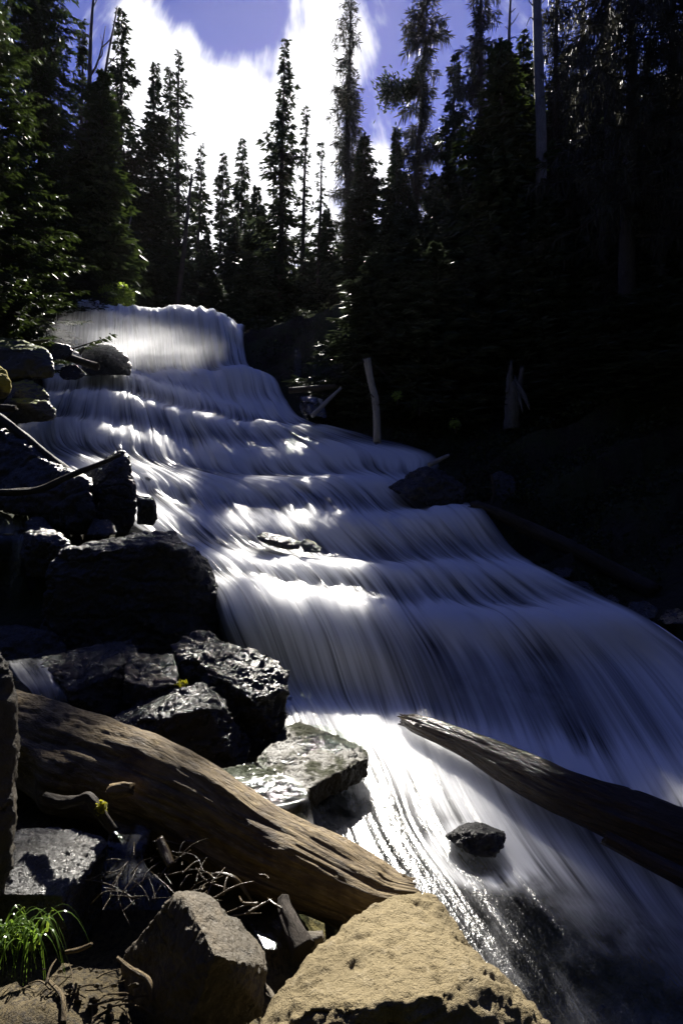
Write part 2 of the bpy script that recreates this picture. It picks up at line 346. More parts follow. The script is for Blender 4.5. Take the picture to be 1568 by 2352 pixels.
def loft(rows, ku=24, kv=10, wob=.05, edge_l=True, edge_r=True, seed=3, wob2=0.0, ledge=0.0):
    g = []
    for xs, ys, d, fo in rows:
        n = len(xs); k = []
        for i in range(n):
            Y = yz(ys[i], d[0] + (d[1] - d[0]) * i / (n - 1)) if isinstance(d, tuple) else (d[i] if isinstance(d, list) else d)
            k.append(list(P(xs[i], ys[i], Y)) + [fo[i] if isinstance(fo, list) else fo])
        g.append(crom(k, ku))
    g = np.array(g)                                   # rows, nu, 4
    nu = g.shape[1]
    out = crom(g.reshape(len(g), -1), kv).reshape(-1, nu, 4)
    nv = out.shape[0]
    if ledge:
        vi, ui = np.meshgrid(np.arange(nv), np.arange(nu), indexing='ij')
        d = fbm(np.stack([ui.ravel() / ku * 2.6, vi.ravel() / kv * .30, np.zeros(vi.size)], 1), 3, seed + 40).reshape(nv, nu) * ledge * kv
        d *= np.clip(vi / (kv * 2.0), 0, 1) * np.clip((nv - 1 - vi - kv * 4) / (kv * 2.0), 0, 1) * np.clip(np.minimum(ui, nu - 1 - ui) / (ku * .5), .3, 1)
        t_ = np.clip(vi + d, 0, nv - 1.001); i0 = np.floor(t_).astype(int); fr_ = (t_ - i0)[:, :, None]
        out = out[i0, ui] * (1 - fr_) + out[i0 + 1, ui] * fr_
    pos = out[:, :, :3].copy(); foam = np.clip(out[:, :, 3], 0, 1)
    dv = np.gradient(pos, axis=0); du = np.gradient(pos, axis=1)
    nr = np.cross(du, -dv); nr /= np.linalg.norm(nr, axis=2, keepdims=True) + 1e-9
    U = np.cumsum(np.linalg.norm(np.gradient(pos[nv // 2], axis=0), axis=1)); U = np.tile(U, (nv, 1))
    V = np.cumsum(np.linalg.norm(dv[:, nu // 2], axis=1)); V = np.tile(V[:, None], (1, nu))
    q = np.stack([U.ravel() * 3.0, V.ravel() * .5, np.zeros(U.size)], 1)
    q2 = np.stack([U.ravel() * .9, V.ravel() * .9, np.zeros(U.size) + 5], 1)
    w = (fbm(q, 3, seed) * wob + fbm(q2, 3, seed + 9) * wob2).reshape(nv, nu)
    dist = np.linalg.norm(pos, axis=2) / 8.0
    pos += nr * (w * np.clip(dist * 1.35 - .55, .03, 1.6))[:, :, None]
    e = np.ones(nu); m = max(3, nu // 40)
    edge = np.ones((nv, nu))
    for i in range(m):
        if edge_l: edge[:, i] = (i / m)
        if edge_r: edge[:, nu - 1 - i] = np.minimum(edge[:, nu - 1 - i], i / m)
    # sink the margins
    for side, col in ((edge_l, 0), (edge_r, nu - 1)):
        if side: pos[:, col, 2] -= .25
    idx = np.arange(nv * nu).reshape(nv, nu)
    f = np.stack([idx[:-1, :-1], idx[:-1, 1:], idx[1:, 1:], idx[1:, :-1]], -1).reshape(-1, 4)[:, ::-1]
    return pos.reshape(-1, 3), np.ascontiguousarray(f), np.stack([U.ravel(), V.ravel()], 1), foam.ravel(), edge.ravel(), (nv, nu)
def close_sheet(v, f, uv, fo, ed, shp, thick):
    """give a water sheet a body: an underside and side walls"""
    nv, nu = shp; n = nv * nu; b = v.copy(); b[:, 2] -= thick; b[:, 1] += thick * .5
    idx = np.arange(n).reshape(nv, nu); ring = np.concatenate([idx[0, :], idx[1:, -1], idx[-1, -2::-1], idx[-2:0:-1, 0]]); r2 = np.roll(ring, -1)
    side = np.stack([ring, r2, r2 + n, ring + n], 1)
    return np.vstack([v, b]), np.vstack([f, f[:, ::-1] + n, side]), np.vstack([uv, uv]), np.concatenate([fo, fo]), np.concatenate([ed, ed])
*wl, wshp = loft(ROWS, 36, 12, .035, wob2=.03, ledge=.85)
wv, wf = wl[0], wl[1]
_st = P(1095, 1938, 3.36); _d = np.hypot(wl[0][:, 0] - _st[0], wl[0][:, 1] - _st[1])
wl[3] = np.clip(wl[3] + .45 * np.exp(-((_d - .24) / .07) ** 2), 0, 1)       # water piling up round the lone stone
cv, cf, cuv, cfo, ced = close_sheet(*wl, wshp, .6)
water = struct(mesh_obj('water', cv, cf, M['water'], uv=cuv, attr={'foam': cfo, 'edge': ced}))

bvh = BVHTree.FromPolygons([tuple(v) for v in wv], [tuple(int(i) for i in f) for f in wf])
kd = kdtree.KDTree(len(wv[::5]))
for i, v in enumerate(wv[::5]): kd.insert((v[0], v[1], 0), i)
kd.balance(); wv5 = wv[::5]

def ground_z(x, y):
    h = bvh.ray_cast((x, y, 60.0), (0, 0, -1))
    co, i, d = kd.find((x, y, 0)); zn = wv5[i][2]
    if h[0] is not None:
        zz = h[0].z
        for ox, oy in ((.25, 0), (-.25, 0), (0, .25), (0, -.3), (0, -.6)):
            h2 = bvh.ray_cast((x + ox, y + oy, 60.0), (0, 0, -1))
            if h2[0] is not None: zz = min(zz, h2[0].z)
        return zz - .22 - .12 * min(d, 1)
    left = x < wv5[i][0] if y < 17 else x < -5
    yy = min(max((y - 4.5) / 5.0, 0), 1)
    if left:
        s = (.03 + .2 * yy); z = zn - .2 + s * min(d, 12) - .7 * min(max((8.0 - y) / 2.0, 0), 1)
    else:
        s = .30 + .16 * yy; z = zn - .15 + s * min(d, 6) + .12 * max(0, d - 6)
    if y > 17:
        zb = 6.0 + .06 * (y - 20) + max(0, x - 2) * .12 + max(0, -x - 12) * .15; k = min((y - 17) / 5, 1); k = k * k * (3 - 2 * k)
        z = z * (1 - k) + zb * k
    return z

def build_ground():
    xs = np.concatenate([-np.geomspace(3, 210, 42)[::-1] - 2.2, np.linspace(-5, 9, 150), np.geomspace(3, 210, 42) + 6.2])
    ys = np.concatenate([[-60, -30, -12, -5], np.linspace(-2, 22, 170), np.geomspace(1, 360, 44) + 21.5])
    v = np.array([(x, y, ground_z(x, y) if y > -6 else -2.2) for y in ys for x in xs])
    d = np.abs(v[:, 1]) + np.abs(v[:, 0]) * .3
    v[:, 2] += fbm(v * 1.1, 4, 21) * .10 * np.clip((d - 4.0) / 6, 0, 1.5)
    nx, ny = len(xs), len(ys); idx = np.arange(nx * ny).reshape(ny, nx)
    f = np.stack([idx[:-1, :-1], idx[:-1, 1:], idx[1:, 1:], idx[1:, :-1]], -1).reshape(-1, 4)
    struct(mesh_obj('ground', v, f, M['floor']))
build_ground()
GV = None

def build_bed():
    """stony stream bed and muddy bank around the viewpoint, finer than the far ground"""
    xs = np.arange(-2.4, 3.2, .022); ys = np.arange(.9, 4.6, .022)
    X, Y = np.meshgrid(xs, ys); v = np.stack([X.ravel(), Y.ravel(), np.zeros(X.size)], 1)
    z = np.full(X.size, -2.0)
    # bank (left) high, stream (right) low
    edge = -.15 + .12 * np.sin(Y.ravel() * 2.1)
    k = np.clip((edge - X.ravel()) / .5 + .5, 0, 1); k = k * k * (3 - 2 * k)
    bank = -1.98 + .10 * np.clip((2.6 - Y.ravel()) / .8, 0, 1) 
    # mound of soil at the lower left
    mx, my = P(215, 2290, 2.15)[:2]
    bank += .16 * np.exp(-(((X.ravel() - mx + .15) / .5) ** 2 + ((Y.ravel() - my + .12) / .28) ** 2))
    z = -2.22 + k * (bank + 2.22)
    z += fbm(v * 9, 4, 5) * .028 + fbm(v * 34, 3, 8) * .011
    st = fbm(v * 6, 2, 31); z += (1 - k) * np.clip(st, 0, 1) * .09
    v[:, 2] = z
    idx = np.arange(X.size).reshape(X.shape)
    f = np.stack([idx[:-1, :-1], idx[:-1, 1:], idx[1:, 1:], idx[1:, :-1]], -1).reshape(-1, 4)
    m, t, b, out = new_mat('stream_bed')
    co = t.node('ShaderNodeTexCoord').outputs['Object']
    vo = t.node('ShaderNodeTexVoronoi'); vo.inputs['Scale'].default_value = 5.0; t.put(vo.inputs[0], co)
    n = t.noise(co, 3, 5, .6); n2 = t.noise(co, 40, 5, .7); n3 = t.noise(co, 130, 4, .7)
    soil = t.mix(t.ramp(n, .35, .65), (.075, .056, .025, 1), (.125, .095, .045, 1)); soil = t.mix(t.ramp(n2, .42, .64), soil, (.022, .016, .009, 1))
    soil = t.mix(t.math('MULTIPLY', t.ramp(n3, .55, .72), .7), soil, (.17, .13, .065, 1))
    bed = t.mix(vo.outputs['Color'], (.17, .15, .08, 1), (.11, .105, .065, 1)); bed = t.mix(t.ramp(n, .45, .65), bed, (.20, .15, .045, 1)); bed = t.mix(t.ramp(n2, .5, .7), bed, (.06, .06, .035, 1))
    a = t.node('ShaderNodeAttribute', attribute_name='bank').outputs['Fac']
    t.put(b.inputs['Base Color'], t.mix(a, bed, soil)); b.inputs['Roughness'].default_value = .75; b.inputs['Specular IOR Level'].default_value = .25
    t.put(b.inputs['Normal'], bump(t, t.math('ADD', n2, t.math('MULTIPLY', n3, .4)), 1.0, .02))
    struct(mesh_obj('stream_bed', v, f, m, attr={'bank': k}))
build_bed()

# ------------------------------------------------------------------ rocks
def remeshed(v, f, vox):
    me = bpy.data.meshes.new('tmp'); me.from_pydata([tuple(a) for a in v], [], f); me.update()
    o = bpy.data.objects.new('tmp', me); COL.objects.link(o)
    md = o.modifiers.new('r', 'REMESH'); md.mode = 'VOXEL'; md.voxel_size = vox
    dg = bpy.context.evaluated_depsgraph_get(); ev = o.evaluated_get(dg); m2 = ev.to_mesh()
    n = len(m2.vertices); c = np.empty(n * 3); m2.vertices.foreach_get('co', c)
    fs = [tuple(p.vertices) for p in m2.polygons]; e = np.empty(len(m2.edges) * 2, np.int32); m2.edges.foreach_get('vertices', e)
    ev.to_mesh_clear(); bpy.data.objects.remove(o); bpy.data.meshes.remove(me)
    return c.reshape(-1, 3), fs, e.reshape(-1, 2)
def vnormals(v, fs):
    a = np.array([f if len(f) == 4 else (f[0], f[1], f[2], f[2]) for f in fs])
    n = np.cross(v[a[:, 2]] - v[a[:, 0]], v[a[:, 3]] - v[a[:, 1]]); r = np.zeros_like(v)
    for k in range(4): np.add.at(r, a[:, k], n)
    return r / (np.linalg.norm(r, axis=1, keepdims=True) + 1e-12)
def rock(pts, mat, label, thick=.5, down=0.0, rough=1.0, smooth=4, seed=1, name='rock', res=58, shrink=.75, cat='rock', group=None, freq=1.0, push=True):
    w = np.array([P(*p) for p in pts]); c = w.mean(0)
    alls = [w]
    if push:
        b = w * (1 + thick / w[:, 1:2]); cb = b.mean(0); alls.append(cb + (b - cb) * shrink)
    if down:
        d = w.copy(); d[:, 2] -= down; alls.append(d)
    w = np.vstack(alls)
    bm = bmesh.new()
    for p in w: bm.verts.new(p)
    h = bmesh.ops.convex_hull(bm, input=bm.verts)
    bmesh.ops.delete(bm, geom=[g for g in bm.verts if not g.link_faces], context='VERTS')
    bmesh.ops.recalc_face_normals(bm, faces=bm.faces); bm.verts.index_update()
    v = np.array([x.co[:] for x in bm.verts]); f = [tuple(y.index for y in x.verts) for x in bm.faces]; bm.free()
    ext = np.ptp(v, axis=0); size = np.sort(ext)[1]; vox = float(ext.max() / res)
    v, fs, e = remeshed(v, f, vox)
    deg = np.bincount(e.ravel(), minlength=len(v)).astype(float)[:, None]
    for _ in range(smooth):
        s = np.zeros_like(v); np.add.at(s, e[:, 0], v[e[:, 1]]); np.add.at(s, e[:, 1], v[e[:, 0]])
        v = .4 * v + .6 * s / deg
    n = vnormals(v, fs); S = size
    q = v / S * freq + seed * 7.7
    a = fbm(q * 1.6, 3, seed) * .045
    rg = 1 - np.abs(fbm(q * 3.2 * np.array([1, 1, 1.8]), 3, seed + 4)); a -= np.clip(rg - .82, 0, 1) * .16
    # bedding steps
    st = fbm(q * 4.5, 2, seed + 8); a += (np.round(st * 3) / 3 * .018)
    a += fbm(q * 10, 4, seed + 11, .6) * .019
    a += fbm(q * 30, 2, seed + 13, .6) * .008
    v = v + n * (a * rough * S)[:, None]
    o = mesh_obj(name, v, fs, mat, smooth=True)
    centre_origin(o)
    return tag(o, label, cat, group)

# near rocks
rock([(930,2048,2.4),(1000,2052,2.35),(1052,2105,2.25),(1080,2150,2.15),(1130,2205,2.0),(1200,2290,1.9),(1290,2420,1.8),(860,2070,2.35),(790,2125,2.2),(720,2180,2.05),(650,2260,1.9),(600,2340,1.78),(560,2480,1.65),
      (700,2300,1.72),(850,2302,1.66),(1000,2275,1.7),(1085,2225,1.85),(600,2700,1.6),(900,2720,1.5),(1250,2700,1.65)],
     M['tan'], 'large pale tan boulder with rough pitted face, front and centre', .35, rough=.5, smooth=6, seed=3, name='boulder', res=110, cat='boulder', freq=1.4)
rock([(427,2045,2.2),(405,2056,2.2),(372,2079,2.22),(336,2126,2.26),(310,2159,2.28),(277,2203,2.3),(468,2052,2.25),(493,2079,2.28),(522,2110,2.3),(588,2163,2.3),(610,2192,2.2),(614,2228,2.1),
      (424,2060,2.14),(464,2115,2.02),(493,2192,1.86),(519,2198,1.87),(566,2209,1.95),(412,2420,1.9),(600,2330,2.0),(280,2330,2.15)],
     M['brown'], 'brown pointed boulder with sunlit slanting side, left of the pale tan boulder', .3, rough=.45, smooth=2, seed=5, name='boulder', res=100, cat='boulder', shrink=.7, freq=1.5)
rock([(0,1488,2.7),(25,1516,2.65),(36,1536,2.6),(35,1600,2.6),(20,1656,2.6),(20,1760,2.55),(29,1790,2.5),(31,1822,2.5),(25,1862,2.5),(31,1905,2.45),(10,2010,2.45),(-10,2060,2.45),(-200,1480,2.6),(-200,2080,2.3),(-80,1700,2.35),(-80,1900,2.3)],
     M['brown'], 'tall dark rock standing at the left edge beside the big log', .5, rough=.6, smooth=3, seed=6, res=80)
rock([(30,1909,3.0),(90,1893,3.1),(135,1910,3.0),(185,1920,2.95),(232,1917,2.95),(252,1935,2.88),(192,1985,2.7),(155,2035,2.55),(145,2056,2.5),(110,2051,2.52),(60,2040,2.55),(-20,2052,2.5),(-30,1985,2.7),(10,1950,2.85)],
     M['slabwet'], 'flat glistening grey slab above the grass tuft', .1, down=.32, rough=.55, smooth=2, seed=8, name='rock_slab', res=110, push=False, freq=1.6)
# cluster of wet rocks above the big log
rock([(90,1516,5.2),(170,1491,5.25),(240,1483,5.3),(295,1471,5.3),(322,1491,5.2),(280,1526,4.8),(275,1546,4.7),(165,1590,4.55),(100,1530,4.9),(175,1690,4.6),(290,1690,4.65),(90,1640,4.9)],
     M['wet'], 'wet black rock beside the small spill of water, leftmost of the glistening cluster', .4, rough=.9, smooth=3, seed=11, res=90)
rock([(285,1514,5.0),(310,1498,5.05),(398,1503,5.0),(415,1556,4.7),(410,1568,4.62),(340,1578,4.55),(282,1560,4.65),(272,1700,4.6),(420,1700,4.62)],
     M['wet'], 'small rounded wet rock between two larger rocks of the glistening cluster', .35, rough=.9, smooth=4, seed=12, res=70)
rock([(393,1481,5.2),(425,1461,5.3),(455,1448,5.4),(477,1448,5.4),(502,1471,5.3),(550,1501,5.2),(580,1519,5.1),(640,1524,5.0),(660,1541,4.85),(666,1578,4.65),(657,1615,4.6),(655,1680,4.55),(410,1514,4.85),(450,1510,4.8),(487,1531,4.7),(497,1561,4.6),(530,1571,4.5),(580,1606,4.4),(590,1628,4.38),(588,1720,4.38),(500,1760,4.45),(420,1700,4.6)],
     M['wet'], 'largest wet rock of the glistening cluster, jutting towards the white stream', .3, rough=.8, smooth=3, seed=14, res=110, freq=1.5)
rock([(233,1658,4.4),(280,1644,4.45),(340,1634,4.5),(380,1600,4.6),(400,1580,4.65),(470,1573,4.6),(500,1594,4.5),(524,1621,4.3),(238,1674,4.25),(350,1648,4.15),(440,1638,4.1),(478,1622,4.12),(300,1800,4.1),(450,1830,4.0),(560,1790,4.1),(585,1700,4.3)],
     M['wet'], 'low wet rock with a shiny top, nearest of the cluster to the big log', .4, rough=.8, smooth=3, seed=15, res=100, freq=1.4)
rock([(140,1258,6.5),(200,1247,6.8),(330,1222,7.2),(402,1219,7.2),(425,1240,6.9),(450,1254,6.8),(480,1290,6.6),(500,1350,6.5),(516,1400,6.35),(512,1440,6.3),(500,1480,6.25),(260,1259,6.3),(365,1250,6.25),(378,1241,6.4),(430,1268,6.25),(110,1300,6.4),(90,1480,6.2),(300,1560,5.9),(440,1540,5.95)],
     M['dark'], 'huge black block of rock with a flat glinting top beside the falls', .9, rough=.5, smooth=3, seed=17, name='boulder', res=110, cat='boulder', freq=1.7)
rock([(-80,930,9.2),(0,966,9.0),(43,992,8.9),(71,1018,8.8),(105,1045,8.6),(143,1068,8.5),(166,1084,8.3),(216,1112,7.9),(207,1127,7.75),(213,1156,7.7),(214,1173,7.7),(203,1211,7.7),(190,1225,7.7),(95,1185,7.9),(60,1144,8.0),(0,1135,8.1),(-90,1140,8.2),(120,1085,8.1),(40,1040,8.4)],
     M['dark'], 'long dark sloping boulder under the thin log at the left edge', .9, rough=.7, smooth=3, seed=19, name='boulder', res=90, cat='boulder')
rock([(181,1089,8.6),(238,1058,8.6),(271,1040,8.6),(284,1038,8.55),(296,1047,8.5),(306,1073,8.4),(314,1120,8.3),(315,1156,8.2),(308,1199,8.1),(297,1228,8.1),(209,1228,8.0),(240,1078,8.3),(285,1068,8.25)],
     M['dark'], 'tall black pointed boulder with the branch leaning on its top', .7, rough=.6, smooth=4, seed=21, name='boulder', res=80, cat='boulder')
rock([(313,1137,7.9),(352,1141,7.8),(358,1156,7.75),(364,1192,7.7),(353,1208,7.7),(314,1206,7.7),(318,1146,7.7),(350,1150,7.65)], M['wet'],
     'small black cube of rock beside the water, right of the pointed boulder', .35, rough=.7, smooth=2, seed=23, res=46)
rock([(55,1199,7.3),(71,1192,7.4),(95,1189,7.4),(108,1196,7.3),(134,1225,7.0),(166,1250,6.8),(150,1262,6.7),(71,1228,6.9),(55,1225,7.0),(60,1330,6.9),(160,1330,6.7)], M['wet'],
     'small wet rock with a sliding shiny top beside the dark side fall', .5, rough=.8, smooth=3, seed=25, res=60)
rock([(205,1190,7.7),(216,1186,7.7),(248,1193,7.6),(263,1206,7.5),(270,1225,7.4),(240,1232,7.3),(200,1230,7.4)], M['wet'],
     'little wet rock with a glinting edge tucked above the huge block', .3, rough=.8, smooth=3, seed=26, res=46)
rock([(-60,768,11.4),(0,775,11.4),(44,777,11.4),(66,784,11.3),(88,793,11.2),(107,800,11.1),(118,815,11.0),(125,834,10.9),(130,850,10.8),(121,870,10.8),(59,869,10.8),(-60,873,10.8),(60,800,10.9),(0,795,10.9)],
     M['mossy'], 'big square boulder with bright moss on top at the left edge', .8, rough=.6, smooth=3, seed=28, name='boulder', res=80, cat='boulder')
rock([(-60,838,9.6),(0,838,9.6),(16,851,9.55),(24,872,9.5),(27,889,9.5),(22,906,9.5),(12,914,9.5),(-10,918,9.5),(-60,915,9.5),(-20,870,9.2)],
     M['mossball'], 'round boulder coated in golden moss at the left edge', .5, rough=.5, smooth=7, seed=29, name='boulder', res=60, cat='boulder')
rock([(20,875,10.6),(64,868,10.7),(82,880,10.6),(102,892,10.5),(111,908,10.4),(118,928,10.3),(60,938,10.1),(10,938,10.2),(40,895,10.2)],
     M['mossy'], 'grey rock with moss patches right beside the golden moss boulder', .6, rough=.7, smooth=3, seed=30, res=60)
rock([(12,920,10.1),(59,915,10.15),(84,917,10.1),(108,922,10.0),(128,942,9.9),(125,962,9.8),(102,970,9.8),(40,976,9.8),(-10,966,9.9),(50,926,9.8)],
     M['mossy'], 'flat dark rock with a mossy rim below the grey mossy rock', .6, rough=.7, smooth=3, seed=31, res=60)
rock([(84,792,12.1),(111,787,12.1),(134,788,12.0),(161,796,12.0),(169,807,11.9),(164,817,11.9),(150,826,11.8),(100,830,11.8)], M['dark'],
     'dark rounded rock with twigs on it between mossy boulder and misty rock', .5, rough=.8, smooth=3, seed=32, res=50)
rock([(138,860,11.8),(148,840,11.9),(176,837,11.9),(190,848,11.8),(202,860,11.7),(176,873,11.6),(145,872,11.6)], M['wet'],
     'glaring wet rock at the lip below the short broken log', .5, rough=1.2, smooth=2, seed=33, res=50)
rock([(186,830,14.3),(193,801,14.4),(214,793,14.4),(240,790,14.4),(265,797,14.3),(290,820,14.2),(305,843,14.1),(300,862,14.0),(190,862,14.0),(240,810,14.0)], M['dark'],
     'grey rock wrapped in mist at the foot of the top fall', .7, rough=.8, smooth=4, seed=34, res=60)
rock([(588,1232,8.15),(602,1222,8.25),(640,1228,8.2),(672,1236,8.15),(690,1245,8.05),(690,1262,7.95),(650,1262,7.95),(600,1246,8.0),(620,1240,8.0)], M['wet'],
     'flat dark ledge of rock breaking the middle of the cascade', .5, rough=.6, smooth=2, seed=36, res=60)
rock([(686,1246,8.0),(705,1238,8.05),(722,1244,8.0),(738,1258,7.9),(735,1270,7.8),(695,1270,7.85)], M['wet'],
     'small splashed stone beside the flat ledge in mid cascade', .3, rough=.8, smooth=3, seed=37, res=46)
rock([(890,1120,10.2),(935,1088,10.3),(964,1071,10.3),(984,1068,10.3),(1020,1085,10.2),(1044,1103,10.1),(1068,1120,10.0),(1058,1160,9.8),(989,1165,9.7),(930,1140,9.8),(980,1095,9.9)],
     M['dark'], 'dark hump of rock at the right edge of the cascade with a stick on it', .7, rough=.8, smooth=3, seed=39, name='boulder', res=70, cat='boulder')
rock([(1126,1092,10.3),(1150,1084,10.4),(1182,1096,10.3),(1186,1128,10.1),(1176,1165,10.0),(1128,1160,10.0)], M['dark'],
     'shadowed square rock on the right bank behind the long dark log', .6, rough=.8, smooth=3, seed=41, res=50)
rock([(1021,1920,3.42),(1040,1906,3.46),(1054,1899,3.48),(1094,1891,3.5),(1129,1901,3.46),(1161,1905,3.42),(1165,1919,3.38),(1157,1949,3.3),(1134,1968,3.25),(1090,1970,3.25),(1062,1950,3.3),(1060,1912,3.36),(1130,1912,3.32)],
     M['dark'], 'lone black stone sitting in the pale shallow stream', .22, rough=.7, smooth=3, seed=43, res=70)
for k, (x, y, Y, s) in enumerate([(1240,1345,7.6,30),(1330,1352,7.3,34),(1395,1378,7.0,30),(1470,1400,6.7,40),(1545,1412,6.5,36),(1290,1310,7.9,26)]):
    rock([(x - s, y + s * .3, Y), (x - s * .6, y - s * .4, Y + .2), (x + s * .3, y - s * .5, Y + .2), (x + s, y, Y), (x + s * .8, y + s * .6, Y - .15), (x - s * .5, y + s * .7, Y - .2)], M['dark'],
         ['dark stone under the end of the long log on the right bank', 'wet shaded stone at the right water edge, second below the long log', 'dark stone where the splash leaves the right bank', 'low dark slab of bank beside the white water at right', 'rightmost dark bank stone beside the white water', 'shaded stone beneath the middle of the long log'][k],
         .3, rough=.9, smooth=3, seed=60 + k, res=36)
rock([(-60,1440,6.2),(20,1436,6.2),(75,1440,6.1),(130,1452,6.0),(160,1480,5.9),(150,1560,5.7),(20,1560,5.6),(-60,1560,5.6),(40,1465,5.9)], M['dark'], 'low black rock in the shadow under the dark side fall', .5, rough=.8, smooth=4, seed=47, res=60)
rock([(-60,1395,6.9),(-10,1385,6.9),(30,1400,6.8),(40,1450,6.6),(-60,1460,6.5)], M['dark'], 'added black rock that fills the deep shadow at the left edge', .5, rough=.8, smooth=4, seed=48, res=50)  # added dark body where only shadow lies, covers the lit ground
# water-covered flat slab
rock([(654,1672,4.56),(690,1661,4.62),(731,1668,4.58),(768,1686,4.42),(823,1704,4.28),(847,1722,4.15),(845,1738,4.02),(812,1742,3.99),(753,1772,3.8),(706,1808,3.57),(690,1822,3.5),(640,1800,3.6),(585,1748,3.93),(600,1720,4.1),(625,1700,4.3)],
     M['olive'], 'flat brown slab with a film of running water beside the pale stream', .1, down=.15, rough=.55, smooth=3, seed=45, name='rock_slab', res=110, push=False, freq=1.6)
rock([(440,1775,3.78),(585,1752,3.9),(690,1808,3.58),(712,1812,3.55),(700,1838,3.43),(654,1853,3.36),(560,1850,3.36),(440,1820,3.5)],
     M['olive'], 'lower brown ledge where the thin water slides behind the big log', .1, down=.15, rough=.45, smooth=3, seed=46, name='rock_slab', res=80, push=False, freq=1.6)

# ------------------------------------------------------------------ logs and sticks
def tube(name, path, radii, mat, parent=None, nseg=22, kpath=10, rough=.06, seed=1, broken=.0, capr=True, knots=(), grain=0.0):
    """path in world coords (k,3); irregular tapering tube with broken ends"""
    p = crom(np.hstack([np.asarray(path, float), np.asarray(radii, float)[:, None]]), kpath); r = p[:, 3]; p = p[:, :3]
    n = len(p); tg = np.gradient(p, axis=0); tg /= np.linalg.norm(tg, axis=1, keepdims=True)
    up = np.array([0, 0, 1.0]) if abs(tg[:, 2]).mean() < .9 else np.array([0, 1.0, 0])
    s = np.cross(tg, up); s /= np.linalg.norm(s, axis=1, keepdims=True); b = np.cross(s, tg)
    a = np.linspace(0, 2 * np.pi, nseg, endpoint=False)
    L = np.concatenate([[0], np.cumsum(np.linalg.norm(np.diff(p, axis=0), axis=1))])
    A, LL = np.meshgrid(a, L); rr = np.tile(r[:, None], (1, nseg))
    q = np.stack([np.cos(A) * 1.6, np.sin(A) * 1.6, LL / max(r.mean(), .004) * .18], -1).reshape(-1, 3) + seed * 3.1
    q2 = q * np.array([2.6, 2.6, .9])
    w = (fbm(q, 3, seed) * rough + fbm(q2, 3, seed + 5) * rough * .6).reshape(n, nseg)
    if grain:
        qg = np.stack([np.cos(A) * 7, np.sin(A) * 7, LL * 1.3], -1).reshape(-1, 3) + fbm(q * .8, 2, seed + 3)[:, None] * .8
        gv = fbm(qg, 3, seed + 21, .6); w = w + (-np.clip(np.abs(gv) * -5 + 1, 0, 1) * grain + fbm(qg * 2.3, 2, seed + 25) * grain * .35).reshape(n, nseg)
    rr = rr * (1 + w)
    for (kl, ka, ks, kr) in knots:
        da = np.angle(np.exp(1j * (A - ka))); rr += r[:, None] * kr * np.exp(-(((LL - kl) / ks) ** 2 + (da / .55) ** 2))
    v = p[:, None, :] + rr[:, :, None] * (np.cos(A)[:, :, None] * s[:, None, :] + np.sin(A)[:, :, None] * b[:, None, :])
    if broken:
        e = np.abs(fbm(np.stack([np.cos(a) * 2, np.sin(a) * 2, a * 0 + seed], 1), 3, seed + 2)) * broken
        v[-1] += tg[-1] * e[:, None]; v[0] -= tg[0] * np.roll(e, 5)[:, None]
    v = v.reshape(-1, 3); idx = np.arange(n * nseg).reshape(n, nseg); nx = np.roll(idx, -1, axis=1)
    f = [tuple(int(k) for k in q4) for q4 in np.stack([idx[:-1], nx[:-1], nx[1:], idx[1:]], -1).reshape(-1, 4)[:, ::-1]]
    uv = np.stack([(A / (2 * np.pi)).ravel() * max(r.max(), .02) * 12, LL.ravel() * 2.0], 1)
    c0 = len(v); v = np.vstack([v, p[0] + tg[0] * r[0] * .25, p[-1] - tg[-1] * r[-1] * .25]); uv = np.vstack([uv, [[.5, 0]], [[.5, 9]]])
    for j in range(nseg):
        k = (j + 1) % nseg
        f.append((c0, int(idx[0, j]), int(idx[0, k]))); f.append((c0 + 1, int(idx[-1, k]), int(idx[-1, j])))
    return mesh_obj(name, v, f, mat, parent, uv=uv)
def pxpath(pts): return [P(*p[:3]) for p in pts]
def log(pts, radii, mat, label, name='log', cat='log', group=None, **kw):
    o = tube(name, pxpath(pts), radii, mat, **kw); centre_origin(o); return tag(o, label, cat, group)

biglog = log([(-90,1660,4.3),(60,1700,4.0),(160,1738,3.8),(300,1785,3.45),(450,1852,3.2),(600,1945,3.0),(750,2015,2.85),(860,2068,2.75),(920,2080,2.7)], [.27,.275,.28,.265,.235,.205,.185,.16,.12], M['log'],
    'big weathered fallen log with light brown top lying across the lower left', kpath=34, nseg=150, grain=.055, rough=.11, seed=4, broken=.09, knots=((1.45,-.2,.22,.35),(.9,.6,.2,.18),(3.0,.9,.12,.12),(3.5,-.6,.1,.25)))
log([(932,1655,5.0),(960,1664,4.85),(1060,1703,4.5),(1200,1772,4.0),(1350,1842,3.6),(1568,1925,3.2),(1760,1990,2.95)], [.05,.08,.10,.135,.15,.15,.15], M['wetlog'],
    'wet brown log floating beside the dark pool with glints along its top', kpath=30, nseg=130, grain=.06, rough=.10, seed=9, broken=.12)
log([(1391,1926,3.0),(1464,1962,2.9),(1568,2016,2.75),(1700,2080,2.6)], [.038,.042,.045,.045], M['wetlog'], 'short reddish log end poking out below the floating wet log', seed=12, broken=.02, nseg=32)
log([(-25,1133,7.5),(60,1129,7.55),(110,1117,7.65),(160,1093,7.8),(220,1070,8.0),(278,1044,8.15)], [.045,.045,.042,.04,.035,.025], M['darklog'], 'thin bare branch leaning across the boulders to the pointed rock', name='branch', cat='branch', seed=14, rough=.15)
log([(-60,935,9.0),(0,961,8.9),(50,998,8.75),(92,1032,8.6),(150,1075,8.35),(176,1092,8.15)], [.07,.07,.065,.06,.05,.03], M['darklog'], 'thin dark log lying along the top of the sloping boulder', seed=15, rough=.1)
log([(-40,937,9.35),(10,938,9.3),(34,938,9.3)], [.07,.065,.05], M['darklog'], 'black log stub under the golden moss boulder', seed=16, broken=.05)
